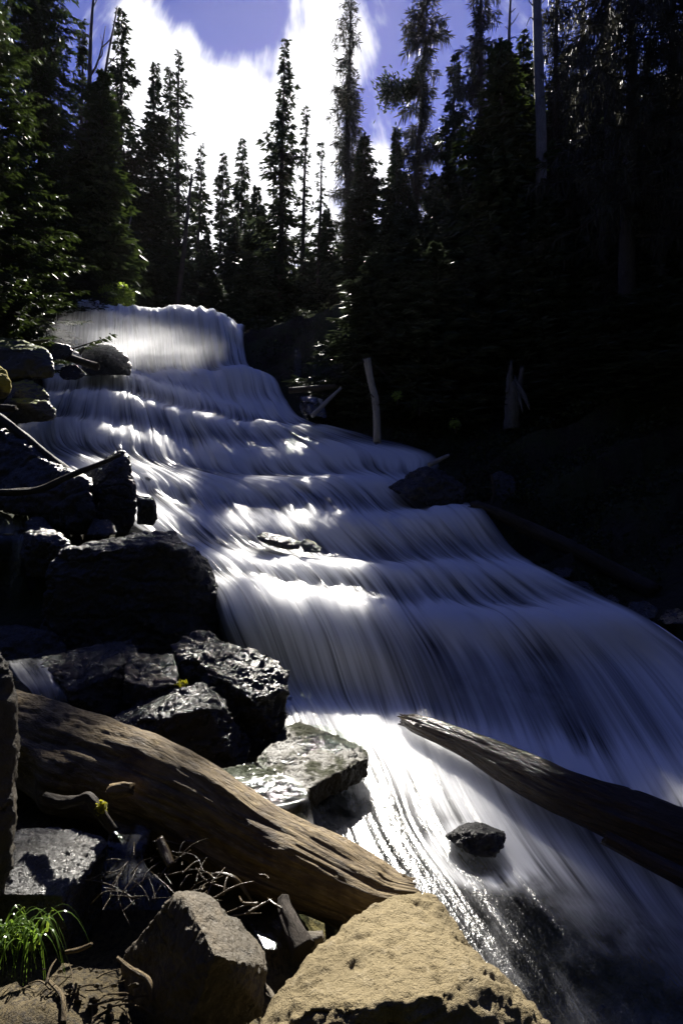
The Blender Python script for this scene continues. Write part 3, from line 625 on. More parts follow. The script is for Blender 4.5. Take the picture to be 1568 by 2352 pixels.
log([(150,818,12.0),(185,830,11.9),(223,842,11.8)], [.085,.08,.075], M['darklog'], 'short broken log sticking out over the falls by the wet rock', seed=17, broken=.05)
log([(72,786,11.6),(95,784,11.6),(117,781,11.6)], [.035,.03,.02], M['darklog'], 'dark stick poking out of the mossy square boulder', name='stick', cat='stick', seed=18)
log([(183,815,12.6),(190,803,12.6),(195,798,12.6)], [.03,.03,.03], M['darklog'], 'short upright stick in the mist beside the grey rock', name='stick', cat='stick', seed=19)
log([(664,897,13.4),(712,893,13.3),(772,888,13.2)], [.07,.07,.05], M['darklog'], 'dark log lying level above the side trickle on the right bank', seed=20)
log([(716,956,12.6),(750,922,12.8),(783,891,13.0)], [.05,.045,.03], M['snag'], 'pale pole leaning against the level log on the right bank', name='pole', cat='pole', seed=21)
log([(985,1068,10.0),(1008,1056,10.1),(1030,1046,10.2)], [.045,.04,.03], M['snag'], 'pale stick lying on the dark hump of rock', name='stick', cat='stick', seed=22)
log([(1094,1163,9.3),(1145,1182,9.1),(1218,1216,8.8),(1291,1250,8.4),(1413,1313,7.9),(1500,1360,7.5)], [.09,.10,.11,.11,.12,.12], M['darklog'], 'long dark log sloping down the right bank beside the falls', seed=23, rough=.1, broken=.1)
log([(1128,1162,9.6),(1132,1125,9.7),(1128,1090,9.8)], [.03,.03,.02], M['darklog'], 'thin upright stick beside the square rock on the right bank', name='stick', cat='stick', seed=24)
log([(648,770,19),(690,755,19),(728,735,19)], [.05,.04,.02], M['darklog'], 'thin fallen pole in the dark wood behind the top fall', name='pole', cat='pole', seed=25)
snag1 = empty('dead_tree', P(866,1016,11.3), 'pale bare dead trunk leaning up from the right edge of the cascade', 'dead trunk')
def local(o, ob):
    o.data.transform(Matrix.Translation(-Vector(ob.location))); o.parent = ob; return o
local(tube('trunk', pxpath([(866,1016,11.3),(865,964,11.3),(861,915,11.35),(852,879,11.4),(842,826,11.4)]), [.075,.07,.07,.065,.075], M['snag'], rough=.10, seed=31, broken=.04), snag1)
for pts in ([(860,915,11.3),(850,905,11.25),(846,912,11.2)], [(864,935,11.3),(872,925,11.25),(871,915,11.2)], [(842,828,11.4),(836,818,11.4),(822,812,11.4)], [(845,828,11.4),(815,840,11.3),(795,862,11.2)], [(846,832,11.4),(870,846,11.4),(905,885,11.4)]):
    local(tube('twig', pxpath(pts), [.012,.009,.005], M['darklog'], nseg=8, kpath=5, seed=3), snag1)
st = empty('tree_stump', P(1172,972,12), 'grey splintered tree stump standing in the dark right bank wood', 'stump')
for nm, pts, rad in (('trunk', [(1173,985,12),(1173,945,12),(1175,910,12),(1176,886,12)], [.15,.135,.12,.10]) , ('splinter', [(1166,900,12),(1169,868,12),(1172,850,12),(1173,834,12)], [.055,.05,.04,.02]), ('splinter', [(1180,900,12),(1181,880,12),(1182,872,12)], [.05,.04,.02]), ('splinter', [(1188,940,12),(1190,905,12),(1194,872,12),(1198,850,12)], [.06,.06,.05,.04]),
                     ('splinter', [(1188,880,11.9),(1200,905,11.8),(1214,935,11.7)], [.03,.04,.02]), ('splinter', [(1186,888,11.9),(1193,915,11.85),(1199,945,11.8)], [.025,.03,.015])):
    local(tube(nm, pxpath(pts), rad, M['oldwood'], rough=.4, seed=41, broken=.1, nseg=16), st)
# debris below the big log
stk = log([(392,1990,2.7),(378,1960,2.75),(366,1930,2.8)], [.022,.024,.02], M['twig'], 'flat broken stick leaning against the underside of the big log', name='stick', cat='stick', seed=51, rough=.2, broken=.01)
log([(255,1818,3.05),(280,1815,3.02),(300,1813,3.0)], [.03,.033,.026], M['log'], 'pale chunk of wood lodged on the side of the big log', name='wood_chunk', cat='wood chunk', seed=52, rough=.3, broken=.01)
rock([(426,1893,2.98),(432,1885,3.0),(445,1884,3.0),(455,1892,2.98),(455,1900,2.95),(430,1898,2.95)], M['brown'], 'tiny grey stone stuck on the side of the big log', .06, seed=70, res=24, name='stone', cat='stone')
log([(105,1828,2.95),(140,1842,2.9),(180,1838,2.85),(205,1832,2.85),(225,1858,2.82),(262,1910,2.8)], [.02,.028,.026,.026,.03,.02], M['darklog'], 'crooked dark root arching over the flat grey slab', name='root', cat='root', seed=53, rough=.2)
log([(478,2012,2.72),(505,2008,2.72),(540,2018,2.7),(565,2050,2.68),(588,2088,2.66)], [.008,.011,.010,.008,.005], M['twig'], 'yellowish bent twig draped below the big log', name='twig', cat='twig', seed=54)
log([(650,2062,2.6),(655,2090,2.55),(672,2130,2.45),(700,2185,2.35)], [.025,.035,.04,.045], M['bark'], 'dark upright stump piece between the log and the pale tan boulder', name='stub', cat='wood stub', seed=55, rough=.2)
log([(690,2172,2.42),(715,2168,2.4),(745,2160,2.4)], [.03,.035,.03], M['brown'], 'knotty brown root end touching the pale tan boulder', name='root', cat='root', seed=56, rough=.3)
log([(270,2200,2.12),(300,2225,2.08),(340,2250,2.02),(352,2300,1.98)], [.006,.008,.009,.008], M['log'], 'smooth tan root curving over the soil below the brown boulder', name='root', cat='root', seed=57, rough=.12)
log([(152,2187,2.2),(185,2180,2.18),(212,2168,2.18)], [.007,.008,.006], M['log'], 'straight tan twig lying on the lit soil mound', name='twig', cat='twig', seed=58)
log([(110,2250,2.1),(143,2290,2.02),(146,2352,1.95)], [.006,.008,.01], M['log'], 'upright tan twig at the bottom of the soil mound', name='twig', cat='twig', seed=59)
log([(215,2310,2.02),(260,2296,2.05),(310,2292,2.05)], [.004,.005,.004], M['log'], 'thin pale twig lying level on the soil mound', name='twig', cat='twig', seed=60)
log([(505,2225,2.2),(560,2235,2.15),(600,2262,2.1),(640,2310,2.0)], [.012,.016,.014,.010], M['brown'], 'gnarled brown root running from the pointed boulder to the pale one', name='root', cat='root', seed=61, rough=.3)
rnd = random.Random(5)
def bits(n, x0, x1, y0, y1, Y0, Y1, label, group, lmin, lmax, mat, rmin=.003, rmax=.007):
    for i in range(n):
        x, y = rnd.uniform(x0, x1), rnd.uniform(y0, y1); k = (y - y0) / (y1 - y0); Y = Y1 + (Y0 - Y1) * k
        c = P(x, y, Y); a = rnd.uniform(0, math.pi); L = rnd.uniform(lmin, lmax); d = np.array([math.cos(a), math.sin(a), rnd.uniform(-.35, .45)]) * L / 2
        j = np.array([rnd.uniform(-1, 1), rnd.uniform(-1, 1), rnd.uniform(-.2, 1)]) * L * .15; r = rnd.uniform(rmin, rmax)
        o = tube('twig', [c - d, c + j, c + d], [r, r * .9, r * .5], mat, nseg=7, kpath=5, rough=.15, seed=i)
        centre_origin(o); tag(o, label, 'twig', group)
bits(44, 235, 470, 1930, 2075, 2.5, 2.85, 'thin wet twig in the tangled heap of debris under the big log', 'twigs in the debris heap under the log', .06, .24, M['twig'], .0015, .004)
bits(14, 470, 640, 2010, 2110, 2.5, 2.65, 'thin twig caught in the shadow between the log and the brown boulder', 'twigs between log and brown boulder', .08, .25, M['twig'])
bits(26, 60, 330, 2230, 2345, 2.0, 2.1, 'small dry twig scattered on the lit soil mound', 'twigs scattered on the soil', .05, .16, M['log'], .002, .004)

for k in range(22):
    x, y = rnd.uniform(60, 330), rnd.uniform(2215, 2345); Y = 2.12 - .12 * (y - 2215) / 130; r = rnd.uniform(5, 13)
    pts = [(x + r * math.cos(a) * rnd.uniform(.7, 1.3), y + r * .6 * math.sin(a), Y + .02 * math.sin(a)) for a in (0, .9, 1.9, 2.8, 3.9, 5.2)]
    rock(pts, M['brown'], 'small brown stone scattered on the lit soil mound', .03, seed=100 + k, res=14, name='stone', cat='stone', group='stones scattered on the soil')
# moss and grass
def blades(root, name, base, n, L, w, mat, spread, seed, droop=1.0, lean=(0, 0)):
    r = random.Random(seed); v = []; f = []
    for i in range(n):
        a = r.uniform(0, 6.28); b = np.array([r.uniform(-spread, spread), r.uniform(-spread, spread) * .6, 0]); l = L * r.uniform(.5, 1.15); out = r.uniform(.25, .8)
        d = np.array([math.cos(a) + lean[0], math.sin(a) * .8 + lean[1], 0]); d /= np.linalg.norm(d) + 1e-6; s = np.array([-d[1], d[0], 0]) + np.array([.0, .0, r.uniform(-.5, .5)])
        st = len(v); N = 9
        for k in range(N + 1):
            t = k / N; p = b + d * out * l * (t ** 1.15) + np.array([0, 0, l * (1.05 * t - droop * 1.15 * t * t * t)]); ww = w * (1 - t ** 2.2) * .5 + .0003
            v += [p + s * ww, p - s * ww]
        for k in range(N): f.append((st + 2 * k, st + 2 * k + 1, st + 2 * k + 3, st + 2 * k + 2))
    return mesh_obj(name, v, f, mat, root, smooth=True)
gp = P(40, 2165, 2.3)
gr = empty('grass_tuft', gp, 'green arching grass tuft in front of the flat grey slab', 'grass tuft')
blades(gr, 'blade', (0, 0, 0), 80, .27, .008, M['grass'], .09, 3, 1.15, (.45, -.3))
blades(gr, 'leaf', (0, 0, 0), 26, .15, .016, M['leaf'], .10, 9, .5, (-.2, 0))

def leaf_cloud(n, rx, ry, rz, size, seed, shape=None, flat=.0):
    g = np.random.default_rng(seed); d = g.normal(size=(n, 3)); d /= np.linalg.norm(d, axis=1, keepdims=True)
    r = g.random(n) ** .45; c = d * r[:, None]
    c *= (1 + .35 * fbm(d * 2.2 + seed, 3, seed))[:, None]
    c = c * np.array([rx, ry, rz]) + np.array([0, 0, rz])
    t = g.normal(size=(n, 3)); t[:, 2] *= .6; t /= np.linalg.norm(t, axis=1, keepdims=True); u = np.cross(t, g.normal(size=(n, 3))); u /= np.linalg.norm(u, axis=1, keepdims=True)
    s = size * g.uniform(.6, 1.3, (n, 1))
    v = np.stack([c - t * s * .5, c + u * s * .3, c + t * s * .5, c - u * s * .3], 1).reshape(-1, 3)
    return v, np.arange(n * 4).reshape(-1, 4)
def shrub(x, y, Y, rx, rz, n, size, mat, label, seed, group=None):
    b = P(x, y, Y); e = empty('bush', b, label, 'bush', group)
    v, f = leaf_cloud(n, rx, rx, rz, size, seed); mesh_obj('foliage', v, f, mat, e, smooth=False)
    o = tube('stem', [(0, 0, -.1), (.02, 0, rz * .6), (-.03, .02, rz * 1.3)], [.03, .02, .008], M['bark'], e, nseg=7, kpath=4)
    return e
shrub(287, 712, 19.0, .34, .44, 900, .085, M['leaf'], 'bright green leafy bush lit by the sun at the top of the falls', 5)
shrub(246, 706, 19.0, .34, .40, 700, .085, M['leaf'], 'second sunlit bush behind the lip of the top fall, the left one', 6)
shrub(1045, 985, 12.0, .13, .10, 160, .07, M['leaf'], 'small bright green fern glowing in the dark right bank', 7)
shrub(912, 922, 13.0, .14, .12, 150, .06, M['leaf'], 'dim green sprig beside the leaning dead trunk', 8)
shrub(962, 945, 12.8, .2, .17, 180, .07, M['needle'], 'dull green bush between the dead trunk and the bright fern', 9)
shrub(1200, 1165, 9.6, .25, .15, 300, .06, M['needle'], 'low green plant on the square rock of the right bank', 10)
# moss tufts
def moss_patch(x, y, Y, rx, ry, n, label, seed):
    v, f = leaf_cloud(n, rx, rx * .7, ry, .018, seed); o = mesh_obj('moss', v, f, M['mossleaf'], smooth=False); o.location = tuple(P(x, y, Y)); tag(o, label, 'moss')
moss_patch(233, 1872, 2.8, .03, .035, 240, 'yellow green moss clump on the crooked root', 3)
moss_patch(420, 1582, 4.62, .05, .04, 160, 'bright moss in the crevice of the wet rock cluster', 4)

# ------------------------------------------------------------------ small side waters
def side_water(rows, ku=14, kv=8, wob=.02, mat=None, el=True, er=True, seed=1):
    *wl, shp = loft(rows, ku, kv, wob, el, er, seed); v, f, uv, fo, ed = wl; return struct(mesh_obj('water', v, f, mat or M['film'], uv=uv, attr={'foam': fo, 'edge': ed}))
side_water([([10,40,70,100],[1512,1510,1508,1510],5.6,0.40), ([20,55,90,120],[1528,1524,1522,1528],5.0,0.59), ([40,80,115,148],[1560,1556,1560,1578],4.75,0.66), ([70,100,130,160],[1592,1595,1598,1604],4.6,0.63), ([85,115,145,172],[1660,1664,1668,1670],4.5,0.53), ([90,120,150,176],[1720]*4,4.5,0.53)], seed=2)
side_water([([-40,0,40,70],[1135]*4,8.6,0.46), ([-40,0,45,80],[1146]*4,8.2,0.53), ([-45,0,55,105],[1190,1190,1190,1195],8.05,0.40), ([-45,0,40,100],[1222]*4,7.9,0.53), ([-45,0,30,60],[1232]*4,7.4,0.59), ([-45,0,25,50],[1320]*4,7.2,0.36), ([-45,0,30,60],[1400]*4,7.0,0.46), ([-45,0,50,110],[1450]*4,6.6,0.53), ([-45,0,60,120],[1500]*4,6.2,0.46)], seed=4)
side_water([([455,520,570,590],[1772,1764,1752,1750],[3.78,3.82,3.88,3.9],0.25), ([470,540,610,655],[1790,1782,1780,1778],[3.63,3.67,3.68,3.7],0.30), ([490,570,640,695],[1815,1808,1806,1806],[3.48,3.52,3.53,3.54],0.33), ([560,615,660,704],[1850,1845,1838,1826],[3.3,3.32,3.36,3.42],0.29), ([650,672,692,708],[1856,1848,1840,1834],[3.27,3.30,3.33,3.36],0.41), ([660,680,700,716],[1876,1874,1870,1864],[3.25,3.27,3.29,3.31],0.39), ([664,685,705,722],[1905]*4,[3.25]*4,0.63)], seed=6, el=False, er=False)
side_water([([640,700,760,830],[1668,1664,1672,1706],[4.62,4.64,4.6,4.32],0.03), ([625,690,760,835],[1700,1698,1702,1718],[4.32,4.33,4.3,4.2],0.03), ([605,670,740,815],[1730,1730,1733,1740],[4.08,4.08,4.06,4.02],0.03), ([590,650,715,755],[1746,1755,1762,1768],[3.95,3.9,3.86,3.83],0.03)], seed=8, wob=.006, el=False, er=False)
side_water([([255,285,315,345],[1885,1890,1893,1895],3.0,0.46), ([250,280,320,350],[1905,1910,1905,1905],2.92,0.59), ([245,270,300,330],[1940,1945,1950,1945],2.8,0.53), ([235,265,300,340],[1990]*4,2.72,0.33), ([230,270,320,380],[2030]*4,2.62,0.20), ([230,280,350,420],[2090]*4,2.52,0.13)], seed=10)
side_water([([560,640,720,780],[2085,2085,2085,2095],2.75,0.23), ([570,640,720,790],[2120,2125,2130,2120],2.6,0.30), ([600,660,720,760],[2180,2180,2175,2165],2.45,0.20)], seed=12, wob=.012)
side_water([([676,684,690],[800,798,808],16.0,0.36), ([676,684,692],[830,830,832],15.9,0.26), ([678,686,690],[870,870,872],15.8,0.23)], seed=14, wob=.01)
side_water([([717,722,728],[812,812,814],15.5,0.33), ([720,724,728],[860,860,862],15.4,0.20)], seed=15, wob=.01)
side_water([([688,715,745],[908,912,918],13.5,0.46), ([695,725,748],[925,930,935],13.2,0.46), ([705,735,752],[950,958,960],12.9,0.40)], seed=16, wob=.02)

# ------------------------------------------------------------------ mountain
def mountain():
    xs = np.linspace(-420, 520, 60); ys = np.linspace(500, 900, 24); v = []
    for y in ys:
        for x in xs:
            k = (y - 500) / 400; ridge = 235 + 40 * math.sin(x * .011 + 1) - .22 * (x + 150)
            v.append((x, y, -20 + ridge * (1 - (1 - min(k * 1.6, 1)) ** 1.6)))
    v = np.array(v); v[:, 2] += fbm(v * .02, 5, 3) * 22; v *= .4
    idx = np.arange(len(v)).reshape(len(ys), len(xs)); f = np.stack([idx[:-1, :-1], idx[:-1, 1:], idx[1:, 1:], idx[1:, :-1]], -1).reshape(-1, 4)
    m, t, b, out = new_mat('mountain_rock'); co = t.node('ShaderNodeTexCoord').outputs['Object']
    n = t.noise(t.mapping(co, (1, 1, .6)), .12, 8, .65)
    t.put(b.inputs['Base Color'], t.mix(t.ramp(n, .56, .62), (.10, .11, .14, 1), (.75, .78, .82, 1))); b.inputs['Roughness'].default_value = .9
    struct(mesh_obj('hills', v, f, m))
mountain()

# ------------------------------------------------------------------ trees
def conifer(seed, H, Rm, base=.08, nb=170, pw=.85, droop=.35, up=.25, kl=.24, kw=.07, tw=9, hang=0.0, irr=.45, side=None, minL=.12, top=.0, sparse=0.0):
    g = np.random.default_rng(seed)
    nb = int(nb * 1.35); u = np.sort(g.random(nb)); hb = base * H + (H * (1 - top) - base * H) * u
    t = (H - hb) / (H * (1 - base)); az = g.random(nb) * 6.283 + np.arange(nb) * 2.4
    L = Rm * t ** pw * g.uniform(.55, 1.1, nb)
    q = np.stack([np.cos(az) * 1.2, np.sin(az) * 1.2, hb / H * 9], 1)
    L *= np.clip(1 + irr * 1.4 * fbm(q + seed, 2, seed), .2, 1.7); L = np.maximum(L, minL * g.uniform(.6, 1.3, nb))
    if side is not None: L *= 1 + side[1] * np.cos(az - side[0])
    keep = g.random(nb) > sparse; L, az, hb, t = L[keep], az[keep], hb[keep], t[keep]; nb = len(L)
    el = g.uniform(-.15, .25, nb)
    cnt = np.maximum(5, (L * tw).astype(int)); bi = np.repeat(np.arange(nb), cnt); n = len(bi)
    s = g.random(n) ** .75 * .97 + .05
    l = L[bi]; d = np.stack([np.cos(az), np.sin(az), np.zeros(nb)], 1)[bi]
    pz = (el[bi] - droop) * l * s + up * l * s ** 2.2
    p = d * (l * s)[:, None]; p[:, 2] = hb[bi] + pz
    sg = np.where(g.random(n) < .5, -1, 1); th = g.uniform(.2, 1.25, n) * sg
    td = np.stack([d[:, 0] * np.cos(th) - d[:, 1] * np.sin(th), d[:, 0] * np.sin(th) + d[:, 1] * np.cos(th), g.uniform(-.55, .25, n) - .15], 1)
    hm = g.random(n) < hang
    td[hm] = np.stack([g.normal(0, .22, hm.sum()), g.normal(0, .22, hm.sum()), -np.ones(hm.sum())], 1)
    td /= np.linalg.norm(td, axis=1, keepdims=True)
    tl = kl * g.uniform(.55, 1.35, n) * np.clip(.5 + .6 * l, .5, 1.15) * np.where(hm, 1.5, 1)
    wv_ = np.cross(td, g.normal(size=(n, 3))); wv_ /= np.linalg.norm(wv_, axis=1, keepdims=True)
    w = kw * g.uniform(.6, 1.2, n) * np.where(hm, .7, 1)
    a = p; e = p + td * tl[:, None]; m = p + td * (tl * .45)[:, None]
    v = np.stack([a, m + wv_ * (w * .5)[:, None], e, m - wv_ * (w * .5)[:, None]], 1).reshape(-1, 3)
    # top leader needles
    fq = np.arange(n * 4).reshape(-1, 4)
    # limb sticks (three-sided slivers) for the trunk mesh
    o0 = np.stack([np.zeros(nb), np.zeros(nb), hb], 1); dd = np.stack([np.cos(az), np.sin(az), np.zeros(nb)], 1)
    o1 = o0 + dd * (L * .55)[:, None]; o1[:, 2] += (el - droop) * L * .55 + up * L * .27; o2 = o0 + dd * (L * .95)[:, None]; o2[:, 2] += (el - droop) * L * .95 + up * L * .89
    return v, fq, (o0, o1, o2, L)
def trunk_mesh(H, r, limbs=None, wob=.02, seed=1):
    n = 14; zs = np.linspace(0, H, n); ns = 9; a = np.linspace(0, 6.2832, ns, endpoint=False)
    rr = r * (1 - zs / H) ** .8 + .008; c = np.stack([fbm(np.stack([zs * .3, zs * 0, zs * 0 + seed], 1), 2, seed), fbm(np.stack([zs * .3, zs * 0 + 3, zs * 0 + seed], 1), 2, seed + 1)], 1) * wob * H * .2
    c -= c[0]
    v = np.stack([c[:, None, 0] + rr[:, None] * np.cos(a), c[:, None, 1] + rr[:, None] * np.sin(a), np.tile(zs[:, None], (1, ns))], -1).reshape(-1, 3)
    idx = np.arange(n * ns).reshape(n, ns); nx = np.roll(idx, -1, 1); f = np.stack([idx[:-1], nx[:-1], nx[1:], idx[1:]], -1).reshape(-1, 4)
    uv = np.stack([np.tile(a / 6.2832, n) * r * 12, np.repeat(zs, ns) * 1.0], 1)
    if limbs is not None:
        o0, o1, o2, L = limbs; k = len(L); w = (.012 + .012 * L)[:, None] * np.array([0, 0, 1.0])
        s = np.cross(o2 - o0, [0, 0, 1.0]); s /= np.linalg.norm(s, axis=1, keepdims=True) + 1e-6; sw = s * (.012 + .012 * L)[:, None]
        q = np.concatenate([np.stack([o0 - w, o0 + w, o1 + w * .6, o1 - w * .6], 1), np.stack([o1 - w * .6, o1 + w * .6, o2 + w * .15, o2 - w * .15], 1),
                            np.stack([o0 - sw, o0 + sw, o1 + sw * .6, o1 - sw * .6], 1), np.stack([o1 - sw * .6, o1 + sw * .6, o2 + sw * .15, o2 - sw * .15], 1)]).reshape(-1, 3)
        f = np.vstack([f, np.arange(len(q)).reshape(-1, 4) + len(v)]); v = np.vstack([v, q]); uv = np.vstack([uv, np.tile([[.1, .1]], (len(q), 1))])
    return v, f, uv
TN = [0]
def tree(xt, yt, Y, label, hw=50, xb=None, name='spruce_tree', mat='needle_dark', group=None, tr=None, cat='tree', zb=None, **kw):
    """tip at (xt, yt), trunk foot at xb; hw = half width of the crown in the same units"""
    TN[0] += 1; seed = TN[0]
    tip = P(xt, yt, Y); foot = P(xb if xb is not None else xt, 1176, Y); z0 = (ground_z(foot[0], foot[1]) if zb is None else zb) - .1
    H = tip[2] - z0; Rm = 1.12 * hw / F * Y; shear = (tip[0] - foot[0]) / H
    e = empty(name, (foot[0], foot[1], z0), label, cat, group)
    v, f, limbs = conifer(seed, H, Rm, **kw); v[:, 0] += v[:, 2] * shear
    mesh_obj('crown', v, f, M[mat], e, smooth=False)
    for o in limbs[:3]: o[:, 0] += o[:, 2] * shear
    tv, tf, uv = trunk_mesh(H, tr or (.010 * H + .03), limbs, seed=seed); tv[:9 * 14, 0] += tv[:9 * 14, 2] * shear
    mesh_obj('trunk', tv, tf, M['bark'], e, uv=uv)
    return e
DENSE = dict(nb=420, tw=26, kl=.36, kw=.13, pw=.75)
MID = dict(nb=260, tw=26, kl=.34, kw=.12, pw=.7)
THIN = dict(nb=150, tw=24, kl=.30, kw=.11, pw=.55, irr=.55)
LICH = dict(nb=260, tw=46, kl=.30, kw=.055, pw=.45, hang=.5, irr=.7, droop=.55, mat='lichen')
# left side
tree(-70, -420, 13.5, 'nearest dark fir at the left edge with sunlit green branch tips', 190, mat='needle', base=.05, nb=1300, tw=44, kl=.13, kw=.05, pw=.5, irr=.5)
tree(95, -230, 19.5, 'tall broad dark fir filling the upper left corner', 100, mat='needle', base=.03, nb=1200, tw=34, kl=.17, kw=.065, pw=.4, irr=.45)
tree(0, 330, 15.0, 'shorter fir in front of the broad dark fir at the left edge', 95, mat='needle', base=.02, nb=800, tw=40, kl=.14, kw=.055, pw=.6)
tree(190, 62, 24.0, 'thin sparse spruce behind the forked dead tree', 62, xb=185, **{**THIN, 'pw': .8, 'nb': 330})
tree(279, 22, 26.0, 'slim dark spruce with a sharp tip right of the forked dead tree', 55, xb=272, **{**MID, 'pw': .55, 'nb': 420})
tree(240, 165, 20.5, 'spruce with a sunlit green right side above the bright bush', 70, xb=215, mat='needle', **{**DENSE, 'pw': .6, 'nb': 560})
tree(140, 300, 22.0, 'dark bushy spruce between the corner fir and the sunlit spruce', 80, mat='needle', **DENSE)
tree(357, 145, 28.0, 'full tapering spruce, leftmost of the three against the white cloud', 82, xb=345, **{**DENSE, 'pw': .8})
tree(391, 152, 31.6, 'ragged spruce in the middle of the three against the white cloud', 48, xb=388, **{**THIN, 'nb': 260, 'pw': .5})
tree(412, 112, 31.0, 'gaunt spruce with a bent tip, right of the three against the cloud', 52, xb=405, **{**THIN, 'nb': 240, 'pw': .6})
tree(463, 333, 42.0, 'small spruce right of the gaunt bent-tip spruce', 48, xb=440, **{**MID, 'kl': .46, 'kw': .16, 'nb': 300})
tree(515, 352, 44.0, 'smallest narrow spruce in the gap under the cloud', 40, xb=500, **{**MID, 'kl': .46, 'kw': .16, 'nb': 300})
tree(557, 320, 44.0, 'neat pointed spruce standing left of the tall central spruce', 52, xb=545, **{**MID, 'kl': .46, 'kw': .16, 'nb': 300})
tree(655, 93, 27.0, 'tall central spruce whose tip touches the sun glow', 76, xb=635, **{**MID, 'nb': 360, 'tw': 24, 'pw': .85})
tree(702, 248, 28.5, 'thin wispy spruce just right of the tall central spruce', 34, xb=690, **{**THIN, 'nb': 190, 'tw': 14, 'pw': .9})
tree(738, 325, 29.5, 'stunted spruce with a flat crooked top under the sun', 38, xb=725, **{**THIN, 'nb': 120, 'tw': 14, 'pw': .6})
tree(803, -70, 38.0, 'tall lichen-hung spruce standing in front of the sun', 54, xb=796, **{**LICH, 'nb': 330, 'pw': .75, 'base': .3, 'kl': .42, 'kw': .08, 'tw': 30})
tree(838, 312, 25.0, 'dense dark spruce tight against the lichen-hung spruce', 60, xb=826, **{**DENSE, 'pw': .6})
tree(912, 293, 27.0, 'small sharp spruce tip in front of the blue sky gap', 62, xb=905, **DENSE)
t16 = tree(976, -45, 29.0, 'odd broken-topped spruce with one heavy branch reaching left', 48, xb=935, **{**LICH, 'nb': 190, 'pw': .25, 'base': .3, 'irr': .9, 'kl': .40, 'kw': .075})
# its heavy left branch
def heavy_branch():
    Y = 29.0; loc = np.array(t16.location); g = np.random.default_rng(4); n = 1500
    path = crom(pxpath([(955, 205, Y), (935, 215, Y), (915, 222, Y), (893, 218, Y), (886, 210, Y)]), 8) - loc
    k = g.integers(0, len(path), n); wdt = np.interp(k / len(path), [0, .4, .75, 1], [.20, .38, .56, .34])[:, None]
    c = path[k] + g.normal(size=(n, 3)) * wdt * np.array([.55, .7, .75]) + np.array([0, 0, .12])
    d = g.normal(size=(n, 3)) + np.array([-.4, 0, .5]); d /= np.linalg.norm(d, axis=1, keepdims=True); s = np.cross(d, g.normal(size=(n, 3))); s /= np.linalg.norm(s, axis=1, keepdims=True)
    l = .27; w = .045
    v = np.stack([c, c + d * l * .5 + s * w, c + d * l, c + d * l * .5 - s * w], 1).reshape(-1, 3)
    mesh_obj('branch', v, np.arange(n * 4).reshape(-1, 4), M['needle_dark'], t16, smooth=False)
    tube('limb', path[::4], np.linspace(.07, .03, len(path[::4])), M['bark'], t16, nseg=8, kpath=3)
heavy_branch()
tree(1045, 122, 23.0, 'medium spruce with drooping arms between two tall lichen-hung trees', 58, xb=1035, **{**MID, 'pw': .6, 'hang': .3, 'droop': .5})
tree(1104, -150, 21.0, 'tall shaggy lichen-hung spruce left of the green bushy spruce', 52, xb=1095, **{**LICH, 'nb': 330})
tree(1150, 95, 19.0, 'bushy pale green spruce with light on its left side', 95, xb=1150, mat='needle', **{**DENSE, 'pw': .5, 'nb': 560})
tree(1203, 72, 21.5, 'dark pointed spruce touching the bleached bare trunk', 58, xb=1198, **{**DENSE, 'pw': .6})
tree(1278, -190, 18.5, 'tall ragged spruce just right of the bleached bare trunk', 60, xb=1272, **{**LICH, 'nb': 210})
tree(1335, -220, 20.0, 'ragged spruce with blue sky showing through, second right of the bare trunk', 52, xb=1322, **{**LICH, 'nb': 130})
tree(1392, -260, 15.5, 'thick-trunked lichen-draped spruce left of the largest trunk', 95, xb=1378, tr=.17, **{**LICH, 'nb': 170, 'base': .38})
tree(1450, -300, 13.0, 'largest lichen-draped spruce with a long rugged trunk at the right', 120, xb=1442, tr=.22, **{**LICH, 'nb': 250, 'tw': 60, 'kl': .22, 'kw': .03, 'base': .30})
tree(1545, -300, 13.5, 'big shaggy spruce at the upper right edge', 120, xb=1540, **{**LICH, 'nb': 420, 'tw': 55, 'kl': .22, 'kw': .03, 'base': .2})
# dead trees
def dead(label, segs, Y, mat='snag'):
    b = P(segs[0][0][0], segs[0][0][1], Y); e = empty('dead_tree', b, label, 'dead tree')
    for i, (pts, r) in enumerate([(s[:-1], s[-1]) for s in segs]):
        o = tube('trunk' if i == 0 else 'limb', pxpath([(x, y, Y) for x, y in pts]), np.linspace(r[0], r[1], len(pts)), M[mat], nseg=10 if i else 16, kpath=5, rough=.08, seed=i + 3); local(o, e)
    return e
dead('bare forked dead tree against the sky at upper left', [
    [(200,700),(204,330),(206,200),(209,90),(213,20),(220,-40),(.12,.03)], [(207,175),(222,150),(234,110),(243,60),(.05,.012)], [(234,110),(252,92),(262,70),(.03,.01)], [(224,140),(236,122),(232,80),(.03,.008)],
    [(222,420),(230,260),(242,170),(252,110),(262,60),(270,14),(.08,.02)], [(207,215),(232,195),(262,172),(282,158),(.05,.012)], [(208,250),(240,238),(270,225),(.035,.01)], [(246,150),(268,128),(.03,.01)], [(213,20),(228,-10),(.03,.01)]], 23.0, 'darklog')
dead('bleached bare dead trunk standing among the dark right side spruces', [[(1243,440),(1241,280),(1237,180),(1234,80),(1230,-80),(.17,.13)], [(1234,60),(1218,40),(1208,60),(.025,.008)], [(1235,90),(1222,110),(.02,.008)], [(1238,150),(1252,140),(1264,152),(.02,.008)], [(1233,20),(1216,5),(1206,-20),(.025,.008)]], 18.0, 'oldwood')
dead('bare dead treetop with thin crooked twigs above the bushy green spruce', [[(1168,140),(1169,60),(1173,-30),(.06,.03)], [(1170,60),(1182,45),(1190,30),(.02,.008)], [(1169,90),(1182,85),(1192,95),(.02,.008)], [(1171,30),(1184,18),(.02,.008)], [(1169,70),(1158,60),(.015,.006)]], 19.2, 'darklog')
